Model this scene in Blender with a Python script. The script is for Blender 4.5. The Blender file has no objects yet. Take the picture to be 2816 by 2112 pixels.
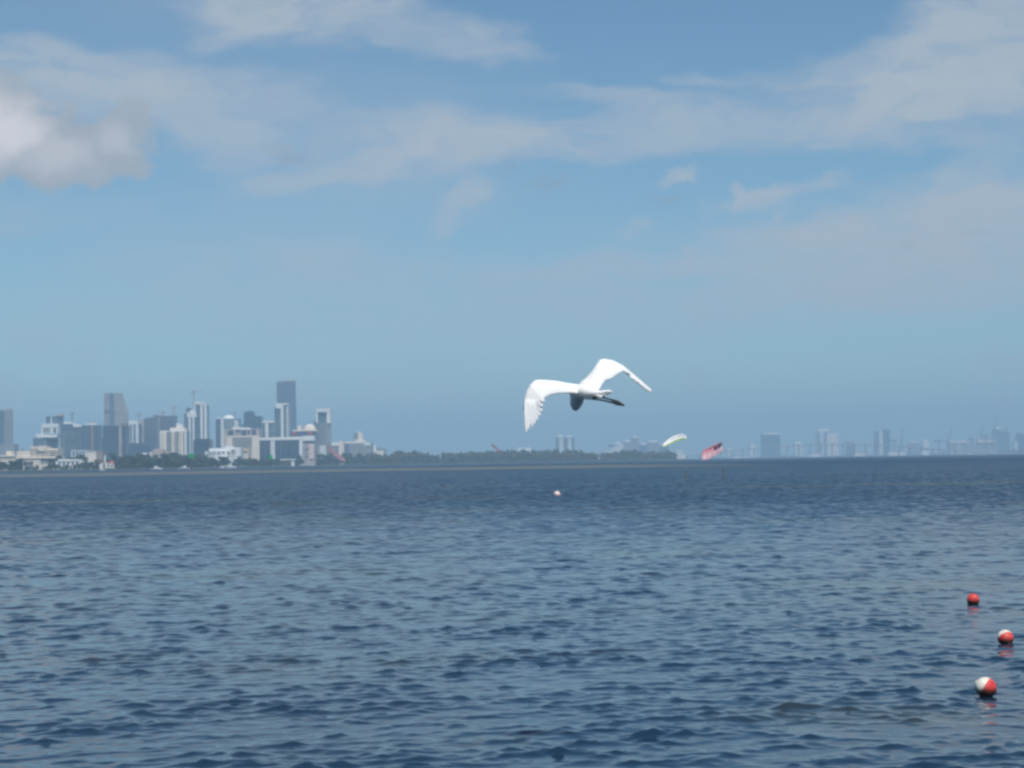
import bpy, bmesh, math, random
import numpy as np
from mathutils import Vector, Matrix, kdtree

R = math.radians
random.seed(7); rng = np.random.default_rng(11)
scene = bpy.context.scene
COL = scene.collection

# ------------------------------------------------------------------ camera
F = 5000.0                    # focal length in photograph pixels (2816 wide)
CX, CY = 1408.0, 1056.0
CAM_H = 2.5
PITCH, ROLL = 0.0424, 0.0158
camd = bpy.data.cameras.new('camera'); cam = bpy.data.objects.new('camera', camd); COL.objects.link(cam)
camd.sensor_width = 36.0; camd.lens = 36.0 * F / 2816.0
camd.clip_start = 0.1; camd.clip_end = 60000
_f = Vector((0, math.cos(PITCH), math.sin(PITCH)))
_r0 = Vector((1, 0, 0)); _u0 = Vector((0, -math.sin(PITCH), math.cos(PITCH)))
_r = _r0 * math.cos(ROLL) - _u0 * math.sin(ROLL)
_u = _r0 * math.sin(ROLL) + _u0 * math.cos(ROLL)
M = Matrix((( _r.x, _u.x, -_f.x, 0), (_r.y, _u.y, -_f.y, 0), (_r.z, _u.z, -_f.z, CAM_H), (0, 0, 0, 1)))
cam.matrix_world = M
scene.camera = cam

def ray(px, py):
    return (_f + _r * ((px - CX) / F) + _u * ((CY - py) / F))
def P(px, py, Y):                      # the point of the picture's ray that lies Y metres out to sea
    d = ray(px, py)
    return Vector((0, 0, CAM_H)) + d * (Y / d.y)
def horizon(px): return 1268.0 - 0.0158 * (px - 1408)

# ------------------------------------------------------------------ sun, sky
SUN_EL, SUN_AZ = R(59), R(160)         # azimuth clockwise from the view direction (+Y): behind, to the right
sund = bpy.data.lights.new('sun', 'SUN'); sun = bpy.data.objects.new('sun', sund); COL.objects.link(sun)
sund.energy = 4.6; sund.angle = R(0.53); sund.color = (1.0, 0.955, 0.89)
sdir = Vector((math.sin(SUN_AZ) * math.cos(SUN_EL), math.cos(SUN_AZ) * math.cos(SUN_EL), math.sin(SUN_EL)))
sun.rotation_euler = (-sdir).to_track_quat('-Z', 'Y').to_euler()

scene.view_settings.view_transform = 'Standard'; scene.view_settings.look = 'None'
scene.view_settings.exposure = 0.0; scene.view_settings.gamma = 1.0
scene.view_settings.use_curve_mapping = False

world = bpy.data.worlds.new('World'); scene.world = world; world.use_nodes = True
wt = world.node_tree; wt.nodes.clear()
def wn(t, **k):
    n = wt.nodes.new(t)
    for a, b in k.items(): setattr(n, a, b)
    return n
def wl(a, b): wt.links.new(a, b)
def wmath(op, a, b=None, c=None, clamp=False):
    n = wn('ShaderNodeMath', operation=op, use_clamp=clamp)
    for i, v in enumerate((a, b, c)):
        if v is None: continue
        if isinstance(v, (int, float)): n.inputs[i].default_value = v
        else: wl(v, n.inputs[i])
    return n.outputs[0]
wout = wn('ShaderNodeOutputWorld'); wbg = wn('ShaderNodeBackground'); wl(wbg.outputs[0], wout.inputs[0])
SKY_STRENGTH = 0.092
wbg.inputs[1].default_value = SKY_STRENGTH
sky = wn('ShaderNodeTexSky', sky_type='NISHITA')
sky.sun_disc = False; sky.sun_elevation = SUN_EL; sky.sun_rotation = SUN_AZ
sky.altitude = 0; sky.air_density = 1.0; sky.dust_density = 0.25; sky.ozone_density = 3.0
tc = wn('ShaderNodeTexCoord')
sep = wn('ShaderNodeSeparateXYZ'); wl(tc.outputs['Generated'], sep.inputs[0])
dx, dy, dz = sep.outputs
az = wmath('ARCTAN2', dx, dy); el = wmath('ARCSINE', dz)
comb = wn('ShaderNodeCombineXYZ'); wl(az, comb.inputs[0]); wl(el, comb.inputs[1])
uv = comb.outputs[0]
def wnoise(vec, scale, detail=3, rough=0.55, dist=0.0):
    n = wn('ShaderNodeTexNoise', noise_dimensions='2D'); n.inputs['Scale'].default_value = scale; n.inputs['Detail'].default_value = detail
    n.inputs['Roughness'].default_value = rough; n.inputs['Distortion'].default_value = dist
    wl(vec, n.inputs['Vector']); return n
def vmath(op, a, b):
    n = wn('ShaderNodeVectorMath', operation=op)
    for i, v in enumerate((a, b)):
        if isinstance(v, (tuple, list)): n.inputs[i].default_value = v
        else: wl(v, n.inputs[i])
    return n.outputs[0]
# two warped copies of the sky coordinates: soft streaks and crisp puffs
strk = vmath('MULTIPLY', uv, (1.0, 2.8, 1.0))
w1 = wnoise(strk, 9.0, 3.5, 0.58)
soft_uv = vmath('ADD', uv, vmath('MULTIPLY', vmath('SUBTRACT', w1.outputs['Color'], (0.5, 0.5, 0.5)), (0.12, 0.042, 0)))
w2 = wnoise(vmath('MULTIPLY', uv, (1, 1.15, 1)), 42.0, 5, 0.62)
crisp_uv = vmath('ADD', uv, vmath('MULTIPLY', vmath('SUBTRACT', w2.outputs['Color'], (0.5, 0.5, 0.5)), (0.024, 0.022, 0)))
def blob(cx, cy, rx, ry, rot, w, vec, lo=0.25, hi=1.0):
    """a patch of cloud; centre and radii given as they measure in a 2212 px wide print of the view"""
    k = 2816 / 2212
    d = ray(cx * k, cy * k).normalized()
    mp = wn('ShaderNodeMapping', vector_type='TEXTURE')
    mp.inputs['Location'].default_value = (math.atan2(d.x, d.y), math.asin(d.z), 0)
    mp.inputs['Rotation'].default_value = (0, 0, R(rot))
    mp.inputs['Scale'].default_value = (rx * k * 1.12 / F, ry * k * 1.12 / F, 1)
    wl(vec, mp.inputs['Vector'])
    ln = wn('ShaderNodeVectorMath', operation='LENGTH'); wl(mp.outputs[0], ln.inputs[0])
    mr = wn('ShaderNodeMapRange', interpolation_type='SMOOTHERSTEP')
    wl(ln.outputs['Value'], mr.inputs[0])
    for i, v in zip((1, 2, 3, 4), (lo, hi, w, 0.0)): mr.inputs[i].default_value = v
    return mr.outputs[0]
def total(items, vec, lo=0.25, hi=1.0, op='ADD'):
    acc = None
    for it in items:
        b = blob(*it, vec, lo, hi)
        acc = b if acc is None else wmath(op, acc, b)
    return acc
veil = total([
    (650, -10, 330, 120, -3, .72), (1010, 85, 230, 45, -9, .38), (480, 40, 160, 80, 20, .3),
    (120, 190, 370, 95, -4, .62), (430, 205, 320, 85, -3, .45), (440, 290, 180, 75, -25, .34),
    (900, 300, 340, 70, 3, .50), (720, 375, 260, 40, 5, .34), (1250, 300, 480, 56, 0, .44),
    (1320, 212, 200, 42, -5, .36), (1480, 250, 300, 40, -2, .2), (1530, 175, 120, 30, -12, .2),
    (2060, 125, 400, 135, 17, .85), (2170, 200, 340, 95, -4, .6), (1820, 220, 330, 90, 0, .30),
    (2060, 520, 560, 150, 3, .75), (2210, 430, 330, 120, 10, .42), (1700, 590, 620, 110, -2, .40),
    (850, 600, 820, 80, 0, .26), (1100, 690, 1000, 70, 0, .22), (60, 470, 260, 60, 0, .14), (2050, 300, 330, 40, -7, .2),
], soft_uv, 0.1, 1.1)
puffs = total([
    (1475, 382, 60, 26, 18, .5), (1640, 436, 130, 34, 3, .6), (1745, 402, 130, 26, 14, .34), (1600, 420, 40, 30, 0, .3),
    (1800, 492, 130, 60, 8, .55), (1480, 548, 34, 18, 0, .3), (1370, 492, 60, 26, 10, .22), (1005, 425, 82, 44, 30, .36), (955, 480, 60, 30, 45, .25),
    (1790, 918, 46, 30, 0, .30), (1500, 812, 40, 34, -30, .16), (2150, 790, 90, 40, 0, .22), (2030, 880, 60, 28, 0, .22),
    (2160, 895, 100, 40, 0, .28), (1900, 900, 60, 30, 0, .14), (80, 745, 80, 50, -25, .20), (190, 780, 50, 60, 0, .14), (20, 850, 60, 60, 0, .16),
], crisp_uv, 0.1, 1.0)
greys = total([(625, 335, 80, 22, 0, .34), (1195, 386, 65, 17, 0, .34), (1440, 432, 60, 16, -6, .30), (1095, 362, 26, 26, 0, .22),
    (1960, 535, 60, 16, 12, .18), (2110, 500, 40, 14, 0, .16)], crisp_uv, 0.1, 1.0)
cum = total([(-10, 285, 140, 125, 0, 1.), (90, 320, 150, 92, 0, 1.), (205, 318, 120, 66, 0, .95), (280, 268, 50, 62, 0, .85), (150, 352, 180, 48, 0, .9),
    (325, 285, 26, 45, 0, .5), (35, 195, 45, 40, 0, .7)], crisp_uv, 0.62, 0.98, 'MAXIMUM')
core = total([(0, 275, 130, 95, 0, 1.), (120, 335, 110, 55, 0, .45), (255, 310, 60, 45, 0, .35)], crisp_uv, 0.1, 1.1, 'MAXIMUM')
# thin high streaks over the whole sky, laid out on a flat layer overhead
den = wmath('ADD', wmath('MAXIMUM', dz, 0.0), 0.09)
cp = wn('ShaderNodeCombineXYZ'); wl(wmath('DIVIDE', dx, den), cp.inputs[0]); wl(wmath('DIVIDE', dy, den), cp.inputs[1])
hi = wnoise(cp.outputs[0], 0.62, 4, 0.58)
hm = wn('ShaderNodeMapRange', interpolation_type='SMOOTHSTEP'); wl(hi.outputs[0], hm.inputs[0])
for i, v in zip((1, 2, 3, 4), (.42, .78, 0., .30)): hm.inputs[i].default_value = v
fine = wnoise(vmath('MULTIPLY', soft_uv, (1, 3.2, 1)), 22.0, 3, 0.6)
fm = wn('ShaderNodeMapRange'); wl(fine.outputs[0], fm.inputs[0])
for i, v in zip((1, 2, 3, 4), (.3, .7, .42, 1.42)): fm.inputs[i].default_value = v
thin = wmath('ADD', wmath('MULTIPLY', wmath('ADD', wmath('MULTIPLY', veil, 2.0), wmath('MULTIPLY', puffs, 2.3)), fm.outputs[0]), hm.outputs[0])
thin = wmath('SUBTRACT', 1.0, wmath('POWER', 0.34, thin))
K = 1.0 / SKY_STRENGTH
def wmix(fac, a, b):
    n = wn('ShaderNodeMix', data_type='RGBA')
    wl(fac, n.inputs[0])
    for s, v in ((6, a), (7, b)):
        if isinstance(v, tuple): n.inputs[s].default_value = (v[0] * K, v[1] * K, v[2] * K, 1)
        else: wl(v, n.inputs[s])
    return n.outputs[2]
tint = wn('ShaderNodeMix', data_type='RGBA', blend_type='MULTIPLY'); tint.inputs[0].default_value = 1.0
wl(sky.outputs[0], tint.inputs[6]); tint.inputs[7].default_value = (0.775, 1.005, 1.05, 1)
c = wmix(thin, tint.outputs[2], (.470, .525, .585))
c = wmix(wmath('MINIMUM', greys, 0.6), c, (.26, .34, .42))
cumcol = wmix(core, (.40, .44, .49), (.74, .72, .76))
c = wmix(cum, c, cumcol)
wl(c, wbg.inputs[0])
# the banks of cloud all lie to one side: elsewhere the sky is the same without them (and cheaper to look up)
wbg2 = wn('ShaderNodeBackground'); wbg2.inputs[1].default_value = SKY_STRENGTH
wl(wmix(hm.outputs[0], tint.outputs[2], (.470, .525, .585)), wbg2.inputs[0])
near = wmath('MULTIPLY', wmath('LESS_THAN', wmath('ABSOLUTE', az), 0.62), wmath('LESS_THAN', el, 0.42))
wms = wn('ShaderNodeMixShader'); wl(near, wms.inputs[0]); wl(wbg2.outputs[0], wms.inputs[1]); wl(wbg.outputs[0], wms.inputs[2]); wl(wms.outputs[0], wout.inputs[0])
world.cycles.sampling_method = 'MANUAL'; world.cycles.sample_map_resolution = 512

# ------------------------------------------------------------------ render look (a soft compact-camera lens)
scene.render.engine = 'CYCLES'
scene.cycles.pixel_filter_type = 'BLACKMAN_HARRIS'; scene.cycles.filter_width = 2.8
scene.cycles.max_bounces = 5; scene.cycles.volume_bounces = 0; scene.cycles.diffuse_bounces = 3
scene.cycles.glossy_bounces = 3; scene.cycles.caustics_reflective = False; scene.cycles.caustics_refractive = False
scene.cycles.use_denoising = True

# ------------------------------------------------------------------ materials
MATS = {}
def mat(name, col, rough=0.7, var=0.12, scale=0.05, metallic=0.0, floors=None, glass=(.045, .065, .09), spec=0.5):
    """plain weathered surface; floors=(storey, bay, share of glass) adds far-off window rows"""
    if name in MATS: return MATS[name]
    m = bpy.data.materials.new(name); m.use_nodes = True; nt = m.node_tree; N = nt.nodes; L = nt.links
    b = N['Principled BSDF']; b.inputs['Roughness'].default_value = rough; b.inputs['Metallic'].default_value = metallic
    b.inputs['Specular IOR Level'].default_value = spec
    g = N.new('ShaderNodeNewGeometry')
    n = N.new('ShaderNodeTexNoise'); n.inputs['Scale'].default_value = scale; n.inputs['Detail'].default_value = 5
    L.new(g.outputs['Position'], n.inputs['Vector'])
    mr = N.new('ShaderNodeMapRange'); L.new(n.outputs[0], mr.inputs[0])
    for i, v in zip((1, 2, 3, 4), (.3, .7, 1 - var, 1 + var)): mr.inputs[i].default_value = v
    mx = N.new('ShaderNodeMix'); mx.data_type = 'RGBA'; mx.blend_type = 'MULTIPLY'; mx.inputs[0].default_value = 1
    mx.inputs[6].default_value = (*col, 1); L.new(mr.outputs[0], mx.inputs[7])
    out = mx.outputs[2]
    if floors:
        st, bay, share = floors
        sp = N.new('ShaderNodeSeparateXYZ'); L.new(g.outputs['Position'], sp.inputs[0])
        def mt(op, a, b_):
            q = N.new('ShaderNodeMath'); q.operation = op
            for i, v in enumerate((a, b_)):
                if isinstance(v, (int, float)): q.inputs[i].default_value = v
                else: L.new(v, q.inputs[i])
            return q.outputs[0]
        zz = mt('LESS_THAN', mt('FRACT', mt('DIVIDE', sp.outputs[2], st), 0), share)
        xx = mt('LESS_THAN', mt('FRACT', mt('DIVIDE', mt('ADD', sp.outputs[0], mt('MULTIPLY', sp.outputs[1], 0.7)), bay), 0), 0.78)
        sn = N.new('ShaderNodeSeparateXYZ'); L.new(g.outputs['Normal'], sn.inputs[0])
        side = mt('LESS_THAN', mt('ABSOLUTE', sn.outputs[2], 0), 0.5)
        fac = mt('MULTIPLY', mt('MULTIPLY', zz, xx), side)
        gm = N.new('ShaderNodeMix'); gm.data_type = 'RGBA'; L.new(fac, gm.inputs[0]); L.new(out, gm.inputs[6]); gm.inputs[7].default_value = (*glass, 1)
        out = gm.outputs[2]
        rr = mt('SUBTRACT', rough, mt('MULTIPLY', fac, rough - 0.18)); L.new(rr, b.inputs['Roughness'])
    L.new(out, b.inputs['Base Color'])
    MATS[name] = m; return m

WHITE = mat('white_render', (.74, .75, .74), .75, .08)
WHITEW = mat('white_storeys', (.76, .77, .76), .7, .08, floors=(3.3, 5.2, .34), glass=(.2, .24, .28))
CREAM = mat('cream_render', (.74, .64, .54), .8, .10, floors=(3.2, 6.5, .26), glass=(.34, .31, .29))
CREAMP = mat('cream_plain', (.76, .67, .57), .8, .08)
PINKISH = mat('pinkish_render', (.52, .46, .43), .8, .08, floors=(3.6, 7.0, .35), glass=(.13, .14, .16))
TAN = mat('tan_concrete', (.36, .32, .29), .85, .10, floors=(3.4, 5.5, .4), glass=(.13, .14, .15))
TANP = mat('tan_plain', (.42, .34, .29), .85, .1)
GREYC = mat('grey_concrete', (.30, .31, .31), .85, .10, floors=(3.5, 6.0, .45), glass=(.10, .12, .14))
GLASSD = mat('dark_glass_storeys', (.055, .085, .135), .35, .12, floors=(3.6, 4.5, .62), glass=(.025, .05, .09))
GLASSB = mat('blue_glass_storeys', (.12, .175, .24), .3, .12, floors=(3.5, 4.0, .6), glass=(.045, .09, .15))
GLASSG = mat('green_glass_storeys', (.20, .27, .27), .3, .1, floors=(3.5, 4.0, .55), glass=(.07, .13, .13))
SHADEG = mat('unfinished_concrete', (.12, .125, .15), .9, .15, floors=(3.6, 5.0, .55), glass=(.03, .042, .065))
BROWN = mat('brown_strip', (.26, .19, .16), .85, .1)
DARKP = mat('dark_panel', (.045, .05, .06), .3, .1)
STEEL = mat('painted_steel', (.16, .15, .15), .6, .1)
CRANEO = mat('crane_paint', (.36, .22, .14), .6, .1)
PORTB = mat('port_crane_blue', (.12, .17, .24), .6, .1)
CONC = mat('bridge_concrete', (.36, .35, .33), .85, .1)
REDROOF = mat('red_roof', (.48, .12, .07), .8, .15)
TRUNK = mat('tree_bark', (.10, .075, .055), .9, .2, 1.0)
GRASSM = mat('shore_grass', (.06, .075, .04), .95, .3, .02)
SEAWALL = mat('seawall_stone', (.10, .10, .09), .9, .25, .1)
PURPLE = mat('red_banner_panel', (.42, .10, .11), .7, .1)
BLUEP = mat('blue_banner_panel', (.05, .11, .34), .6, .1)
YEL = mat('yellow_render', (.62, .48, .26), .8, .08)
HULL = mat('white_hull', (.80, .80, .79), .35, .04)
GREENB = mat('green_board', (.0, .34, .11), .5, .06)
PILE = mat('weathered_pile', (.13, .125, .115), .9, .2, 2.0)

def foliage(name, col, var=.45):
    m = bpy.data.materials.new(name); m.use_nodes = True; N = m.node_tree.nodes; L = m.node_tree.links
    b = N['Principled BSDF']; b.inputs['Roughness'].default_value = .75; b.inputs['Specular IOR Level'].default_value = .2
    g = N.new('ShaderNodeNewGeometry'); n = N.new('ShaderNodeTexNoise'); n.inputs['Scale'].default_value = .06; n.inputs['Detail'].default_value = 4
    L.new(g.outputs['Position'], n.inputs['Vector'])
    a = N.new('ShaderNodeMath'); a.operation = 'ADD'; L.new(n.outputs[0], a.inputs[0])
    r = N.new('ShaderNodeMath'); r.operation = 'MULTIPLY'; L.new(g.outputs['Random Per Island'], r.inputs[0]); r.inputs[1].default_value = .5
    L.new(r.outputs[0], a.inputs[1])
    mr = N.new('ShaderNodeMapRange'); L.new(a.outputs[0], mr.inputs[0])
    for i, v in zip((1, 2, 3, 4), (.3, 1.2, 1 - var, 1 + var)): mr.inputs[i].default_value = v
    mx = N.new('ShaderNodeMix'); mx.data_type = 'RGBA'; mx.blend_type = 'MULTIPLY'; mx.inputs[0].default_value = 1
    mx.inputs[6].default_value = (*col, 1); L.new(mr.outputs[0], mx.inputs[7]); L.new(mx.outputs[2], b.inputs['Base Color'])
    return m
LEAF = foliage('shore_foliage', (.046, .072, .046))
LEAFP = foliage('casuarina_foliage', (.075, .085, .055))

# ------------------------------------------------------------------ helpers
def tag(o, label=None, cat=None, group=None, kind=None):
    if label: o['label'] = label
    if cat: o['category'] = cat
    if group: o['group'] = group
    if kind: o['kind'] = kind
    return o
def empty(name, loc, label=None, cat=None, group=None, rot=(0, 0, 0)):
    o = bpy.data.objects.new(name, None); COL.objects.link(o); o.location = loc; o.rotation_euler = rot
    return tag(o, label, cat, group)
def meshobj(name, verts, faces, m, parent=None, smooth=False):
    me = bpy.data.meshes.new(name); me.from_pydata([tuple(v) for v in verts], [], faces); me.update()
    for mm in (m if isinstance(m, (list, tuple)) else [m]): me.materials.append(mm)
    if smooth: me.polygons.foreach_set('use_smooth', [True] * len(me.polygons))
    o = bpy.data.objects.new(name, me); COL.objects.link(o); o.parent = parent
    return o
def prism(foot, z0, z1, ztop=None):
    n = len(foot); zt = ztop or [z1] * n
    v = [(x, y, z0) for x, y in foot] + [(foot[i][0], foot[i][1], zt[i]) for i in range(n)]
    f = [tuple(range(n - 1, -1, -1)), tuple(range(n, 2 * n))] + [(i, (i + 1) % n, n + (i + 1) % n, n + i) for i in range(n)]
    return v, f
def bx(x0, x1, y0, y1, z0, z1): return prism([(x0, y0), (x1, y0), (x1, y1), (x0, y1)], z0, z1)
def join(*pieces):
    V, Fc = [], []
    for v, f in pieces:
        k = len(V); V += list(v); Fc += [tuple(i + k for i in q) for q in f]
    return V, Fc
def tube(pts, rad, seg=8, caps=True):
    V, Fc = [], []
    pts = [Vector(p) for p in pts]; rs = rad if isinstance(rad, (list, tuple)) else [rad] * len(pts)
    for i, p in enumerate(pts):
        t = (pts[min(i + 1, len(pts) - 1)] - pts[max(i - 1, 0)]).normalized()
        a = t.cross(Vector((0, 0, 1)));  a = a if a.length > .05 else t.cross(Vector((0, 1, 0)))
        a.normalize(); b = t.cross(a)
        for k in range(seg):
            w = 2 * math.pi * k / seg; V.append(p + (a * math.cos(w) + b * math.sin(w)) * rs[i])
    for i in range(len(pts) - 1):
        for k in range(seg):
            Fc.append((i * seg + k, i * seg + (k + 1) % seg, (i + 1) * seg + (k + 1) % seg, (i + 1) * seg + k))
    if caps:
        Fc.append(tuple(range(seg - 1, -1, -1))); Fc.append(tuple((len(pts) - 1) * seg + k for k in range(seg)))
    return V, Fc

# ------------------------------------------------------------------ water
def build_water():
    th = np.arange(-0.47, 0.4701, 0.0023)
    r = [8.0]
    while r[-1] < 300: r.append(r[-1] * 1.0022)
    while r[-1] < 14000: r.append(r[-1] * 1.02)
    r = np.array(r); nr, nt = len(r), len(th)
    RR, TT = np.meshgrid(r, th, indexing='ij')
    X = RR * np.sin(TT); Y = RR * np.cos(TT); Z = np.zeros_like(X)
    sp = np.maximum(np.gradient(r)[:, None] * np.ones((1, nt)), RR * 0.0023)
    X0, Y0 = X.copy(), Y.copy()
    act = r < 300
    x, y, s = X0[act], Y0[act], sp[act]
    # patchiness: gusts ruffle some areas more than others
    env = 1 + .10 * np.sin(2.3 * x + 1.1 * y + 2 * np.sin(.7 * y + .5 * x)) * np.sin(1.9 * y - 1.3 * x + 2 * np.sin(.9 * x))
    gust = 1 + .1 * np.sin(x * .11 + y * .07 + 1.3) * np.sin(y * .045 - x * .06 + .4) + .08 * np.sin(x * .31 - y * .12) * np.sin(y * .17 + 2)
    ax, ay, azz = np.zeros_like(x), np.zeros_like(x), np.zeros_like(x)
    n = 120
    lam = np.exp(rng.uniform(np.log(.13), np.log(1.5), n))
    amp = lam ** 1.0 * np.exp(-(np.log(lam / .33) ** 2) / 1.35)
    k = 2 * np.pi / lam
    amp *= 0.215 / np.sqrt(np.sum((amp * k) ** 2) / 2)
    lg = np.exp(rng.uniform(np.log(1.4), np.log(5.0), 26)); ag = lg ** .9; ag *= 0.024 / np.sqrt(np.sum((ag * 2 * np.pi / lg) ** 2) / 2)
    lam = np.concatenate([lam, lg]); amp = np.concatenate([amp, ag]); k = 2 * np.pi / lam; n = len(lam)
    ang = R(-78) + rng.normal(0, .95, n)           # crests come in towards the viewer, well spread
    ph = rng.uniform(0, 2 * np.pi, n)
    for i in range(n):
        w = np.clip((lam[i] / s - 1.9) / 1.2, 0, 1)
        cxk, cyk = math.cos(ang[i]), math.sin(ang[i])
        p = k[i] * (x * cxk + y * cyk) + ph[i]
        a = amp[i] * w * (gust * env if lam[i] < 1.3 else gust)
        sk = .35 * np.sin(p); azz += a * np.cos(p + sk); q = 0.85 * a * np.sin(p); ax -= q * cxk; ay -= q * cyk
    sg = np.sqrt(np.sum(amp ** 2) / 2)
    azz = azz + .09 * (azz ** 2) / sg            # peaked crests, broad troughs
    X[act] += ax; Y[act] += ay; Z[act] += azz
    V = np.stack([X, Y, Z], -1).reshape(-1, 3)
    i, j = np.meshgrid(np.arange(nr - 1), np.arange(nt - 1), indexing='ij')
    a = (i * nt + j).ravel()
    Q = np.stack([a, a + 1, a + nt + 1, a + nt], -1)
    # the rest of the bay all round, calm and coarse
    th2 = np.linspace(0.47, 2 * np.pi - .47, 120); r2 = np.concatenate([np.geomspace(8, 14000, 60)])
    R2, T2 = np.meshgrid(r2, th2, indexing='ij')
    V2 = np.stack([R2 * np.sin(T2), R2 * np.cos(T2), np.full_like(R2, -.02)], -1).reshape(-1, 3)
    i, j = np.meshgrid(np.arange(59), np.arange(119), indexing='ij'); b = (i * 120 + j).ravel() + len(V)
    Q2 = np.stack([b, b + 1, b + 121, b + 120], -1)
    t3 = np.linspace(0, 2 * np.pi, 64, endpoint=False); base = len(V) + len(V2)
    V3 = np.concatenate([np.stack([8.1 * np.sin(t3), 8.1 * np.cos(t3), np.full(64, -.05)], -1), [[0, 0, -.05]]])
    T3 = [(base + q, base + 64, base + (q + 1) % 64) for q in range(64)]
    verts = np.concatenate([V, V2, V3]).astype(np.float32)
    quads = np.concatenate([Q, Q2]).astype(np.int32)[:, ::-1]
    me = bpy.data.meshes.new('water')
    nl = quads.size + 3 * len(T3)
    me.vertices.add(len(verts)); me.vertices.foreach_set('co', verts.ravel())
    me.loops.add(nl); me.loops.foreach_set('vertex_index', np.concatenate([quads.ravel(), np.array(T3, np.int32)[:, ::-1].ravel()]))
    npoly = len(quads) + len(T3); me.polygons.add(npoly)
    st = np.concatenate([np.arange(len(quads)) * 4, len(quads) * 4 + np.arange(len(T3)) * 3]).astype(np.int32)
    me.polygons.foreach_set('loop_start', st)
    me.update(calc_edges=True); me.validate()
    me.polygons.foreach_set('use_smooth', np.ones(len(me.polygons), bool))
    return me
wm = bpy.data.materials.new('bay_water'); wm.use_nodes = True
N = wm.node_tree.nodes; L = wm.node_tree.links; b = N['Principled BSDF']
b.inputs['IOR'].default_value = 1.333; b.inputs['Roughness'].default_value = 0.06
g = N.new('ShaderNodeNewGeometry')
def mth(op, a, c=None, d=None, clamp=False):
    q = N.new('ShaderNodeMath'); q.operation = op; q.use_clamp = clamp
    for i, v in enumerate((a, c, d)):
        if v is None: continue
        if isinstance(v, (int, float)): q.inputs[i].default_value = v
        else: L.new(v, q.inputs[i])
    return q.outputs[0]
def vm(op, a, c):
    q = N.new('ShaderNodeVectorMath'); q.operation = op
    for i, v in enumerate((a, c)):
        if isinstance(v, tuple): q.inputs[i].default_value = v
        else: L.new(v, q.inputs[i])
    return q.outputs[0]
def tex(vec, scale, detail=3, rough=.5):
    q = N.new('ShaderNodeTexNoise'); q.inputs['Scale'].default_value = scale; q.inputs['Detail'].default_value = detail; q.inputs['Roughness'].default_value = rough
    L.new(vec, q.inputs['Vector']); return q
def mrange(v, a, c, d=0., e=1., smooth=True):
    q = N.new('ShaderNodeMapRange'); q.interpolation_type = 'SMOOTHSTEP' if smooth else 'LINEAR'; L.new(v, q.inputs[0])
    for i, x in zip((1, 2, 3, 4), (a, c, d, e)): q.inputs[i].default_value = x
    return q.outputs[0]
sp = N.new('ShaderNodeSeparateXYZ'); L.new(g.outputs['Position'], sp.inputs[0]); px_, py_ = sp.outputs[0], sp.outputs[1]
flat = vm('MULTIPLY', g.outputs['Position'], (1, 1, 0))
dist = N.new('ShaderNodeVectorMath'); dist.operation = 'LENGTH'; L.new(flat, dist.inputs[0]); dist = dist.outputs['Value']
# sea bed: deep channel, a pale sand bank across the bay, seagrass patches near by
wob = tex(vm('MULTIPLY', flat, (.004, .002, 1)), 1.0, 3)
bank_y = mth('ADD', py_, mth('MULTIPLY', mth('SUBTRACT', wob.outputs[0], .5), 330.0))
bank = mth('MULTIPLY', mrange(bank_y, 520, 600), mth('SUBTRACT', 1.0, mrange(bank_y, 820, 980)))
bank = mth('MULTIPLY', bank, mth('SUBTRACT', 1.0, mrange(px_, 30, 110)))
streaks = tex(vm('MULTIPLY', flat, (.012, .05, 1)), 1.0, 4, .6)
spot = mrange(streaks.outputs[0], .53, .68)
patch = tex(vm('MULTIPLY', flat, (.09, .16, 1)), 1.0, 3)
grassy = mrange(patch.outputs[0], .52, .66)
def cmix(f, a, c):
    q = N.new('ShaderNodeMix'); q.data_type = 'RGBA'; L.new(f, q.inputs[0])
    for s, v in ((6, a), (7, c)):
        if isinstance(v, tuple): q.inputs[s].default_value = (*v, 1)
        else: L.new(v, q.inputs[s])
    return q.outputs[2]
cbase = cmix(mth('MULTIPLY', grassy, .5), (.008, .027, .054), (.040, .042, .026))
cbase = cmix(mth('MULTIPLY', spot, .55), cbase, (.085, .085, .062))
cbase = cmix(bank, cbase, (.105, .102, .078))
L.new(cbase, b.inputs['Base Color'])
# ripples: fine facets everywhere, carrying the whole chop where the swell is too far to tell apart
far = mrange(dist, 25, 130)
rip = tex(vm('MULTIPLY', flat, (1.0, .8, 1)), 9.0, 2, .5)
chop = tex(vm('MULTIPLY', flat, (1.0, .8, 1)), 1.6, 3, .6)
gst = tex(vm('MULTIPLY', flat, (.01, .035, 1)), 1.0, 3)
amt = mth('MULTIPLY', mth('ADD', .06, mth('MULTIPLY', far, .68)), mrange(gst.outputs[0], .3, .7, .75, 1.2))
def scl(v, f):
    q = N.new('ShaderNodeVectorMath'); q.operation = 'SCALE'; L.new(v, q.inputs[0])
    if isinstance(f, (int, float)): q.inputs['Scale'].default_value = f
    else: L.new(f, q.inputs['Scale'])
    return q.outputs[0]
d1 = vm('MULTIPLY', vm('SUBTRACT', rip.outputs['Color'], (.5, .5, .5)), (1, 1, 0))
d2 = vm('MULTIPLY', vm('SUBTRACT', chop.outputs['Color'], (.5, .5, .5)), (1, 1, 0))
nn = vm('ADD', g.outputs['Normal'], vm('ADD', scl(d1, .07), scl(d2, amt)))
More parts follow.
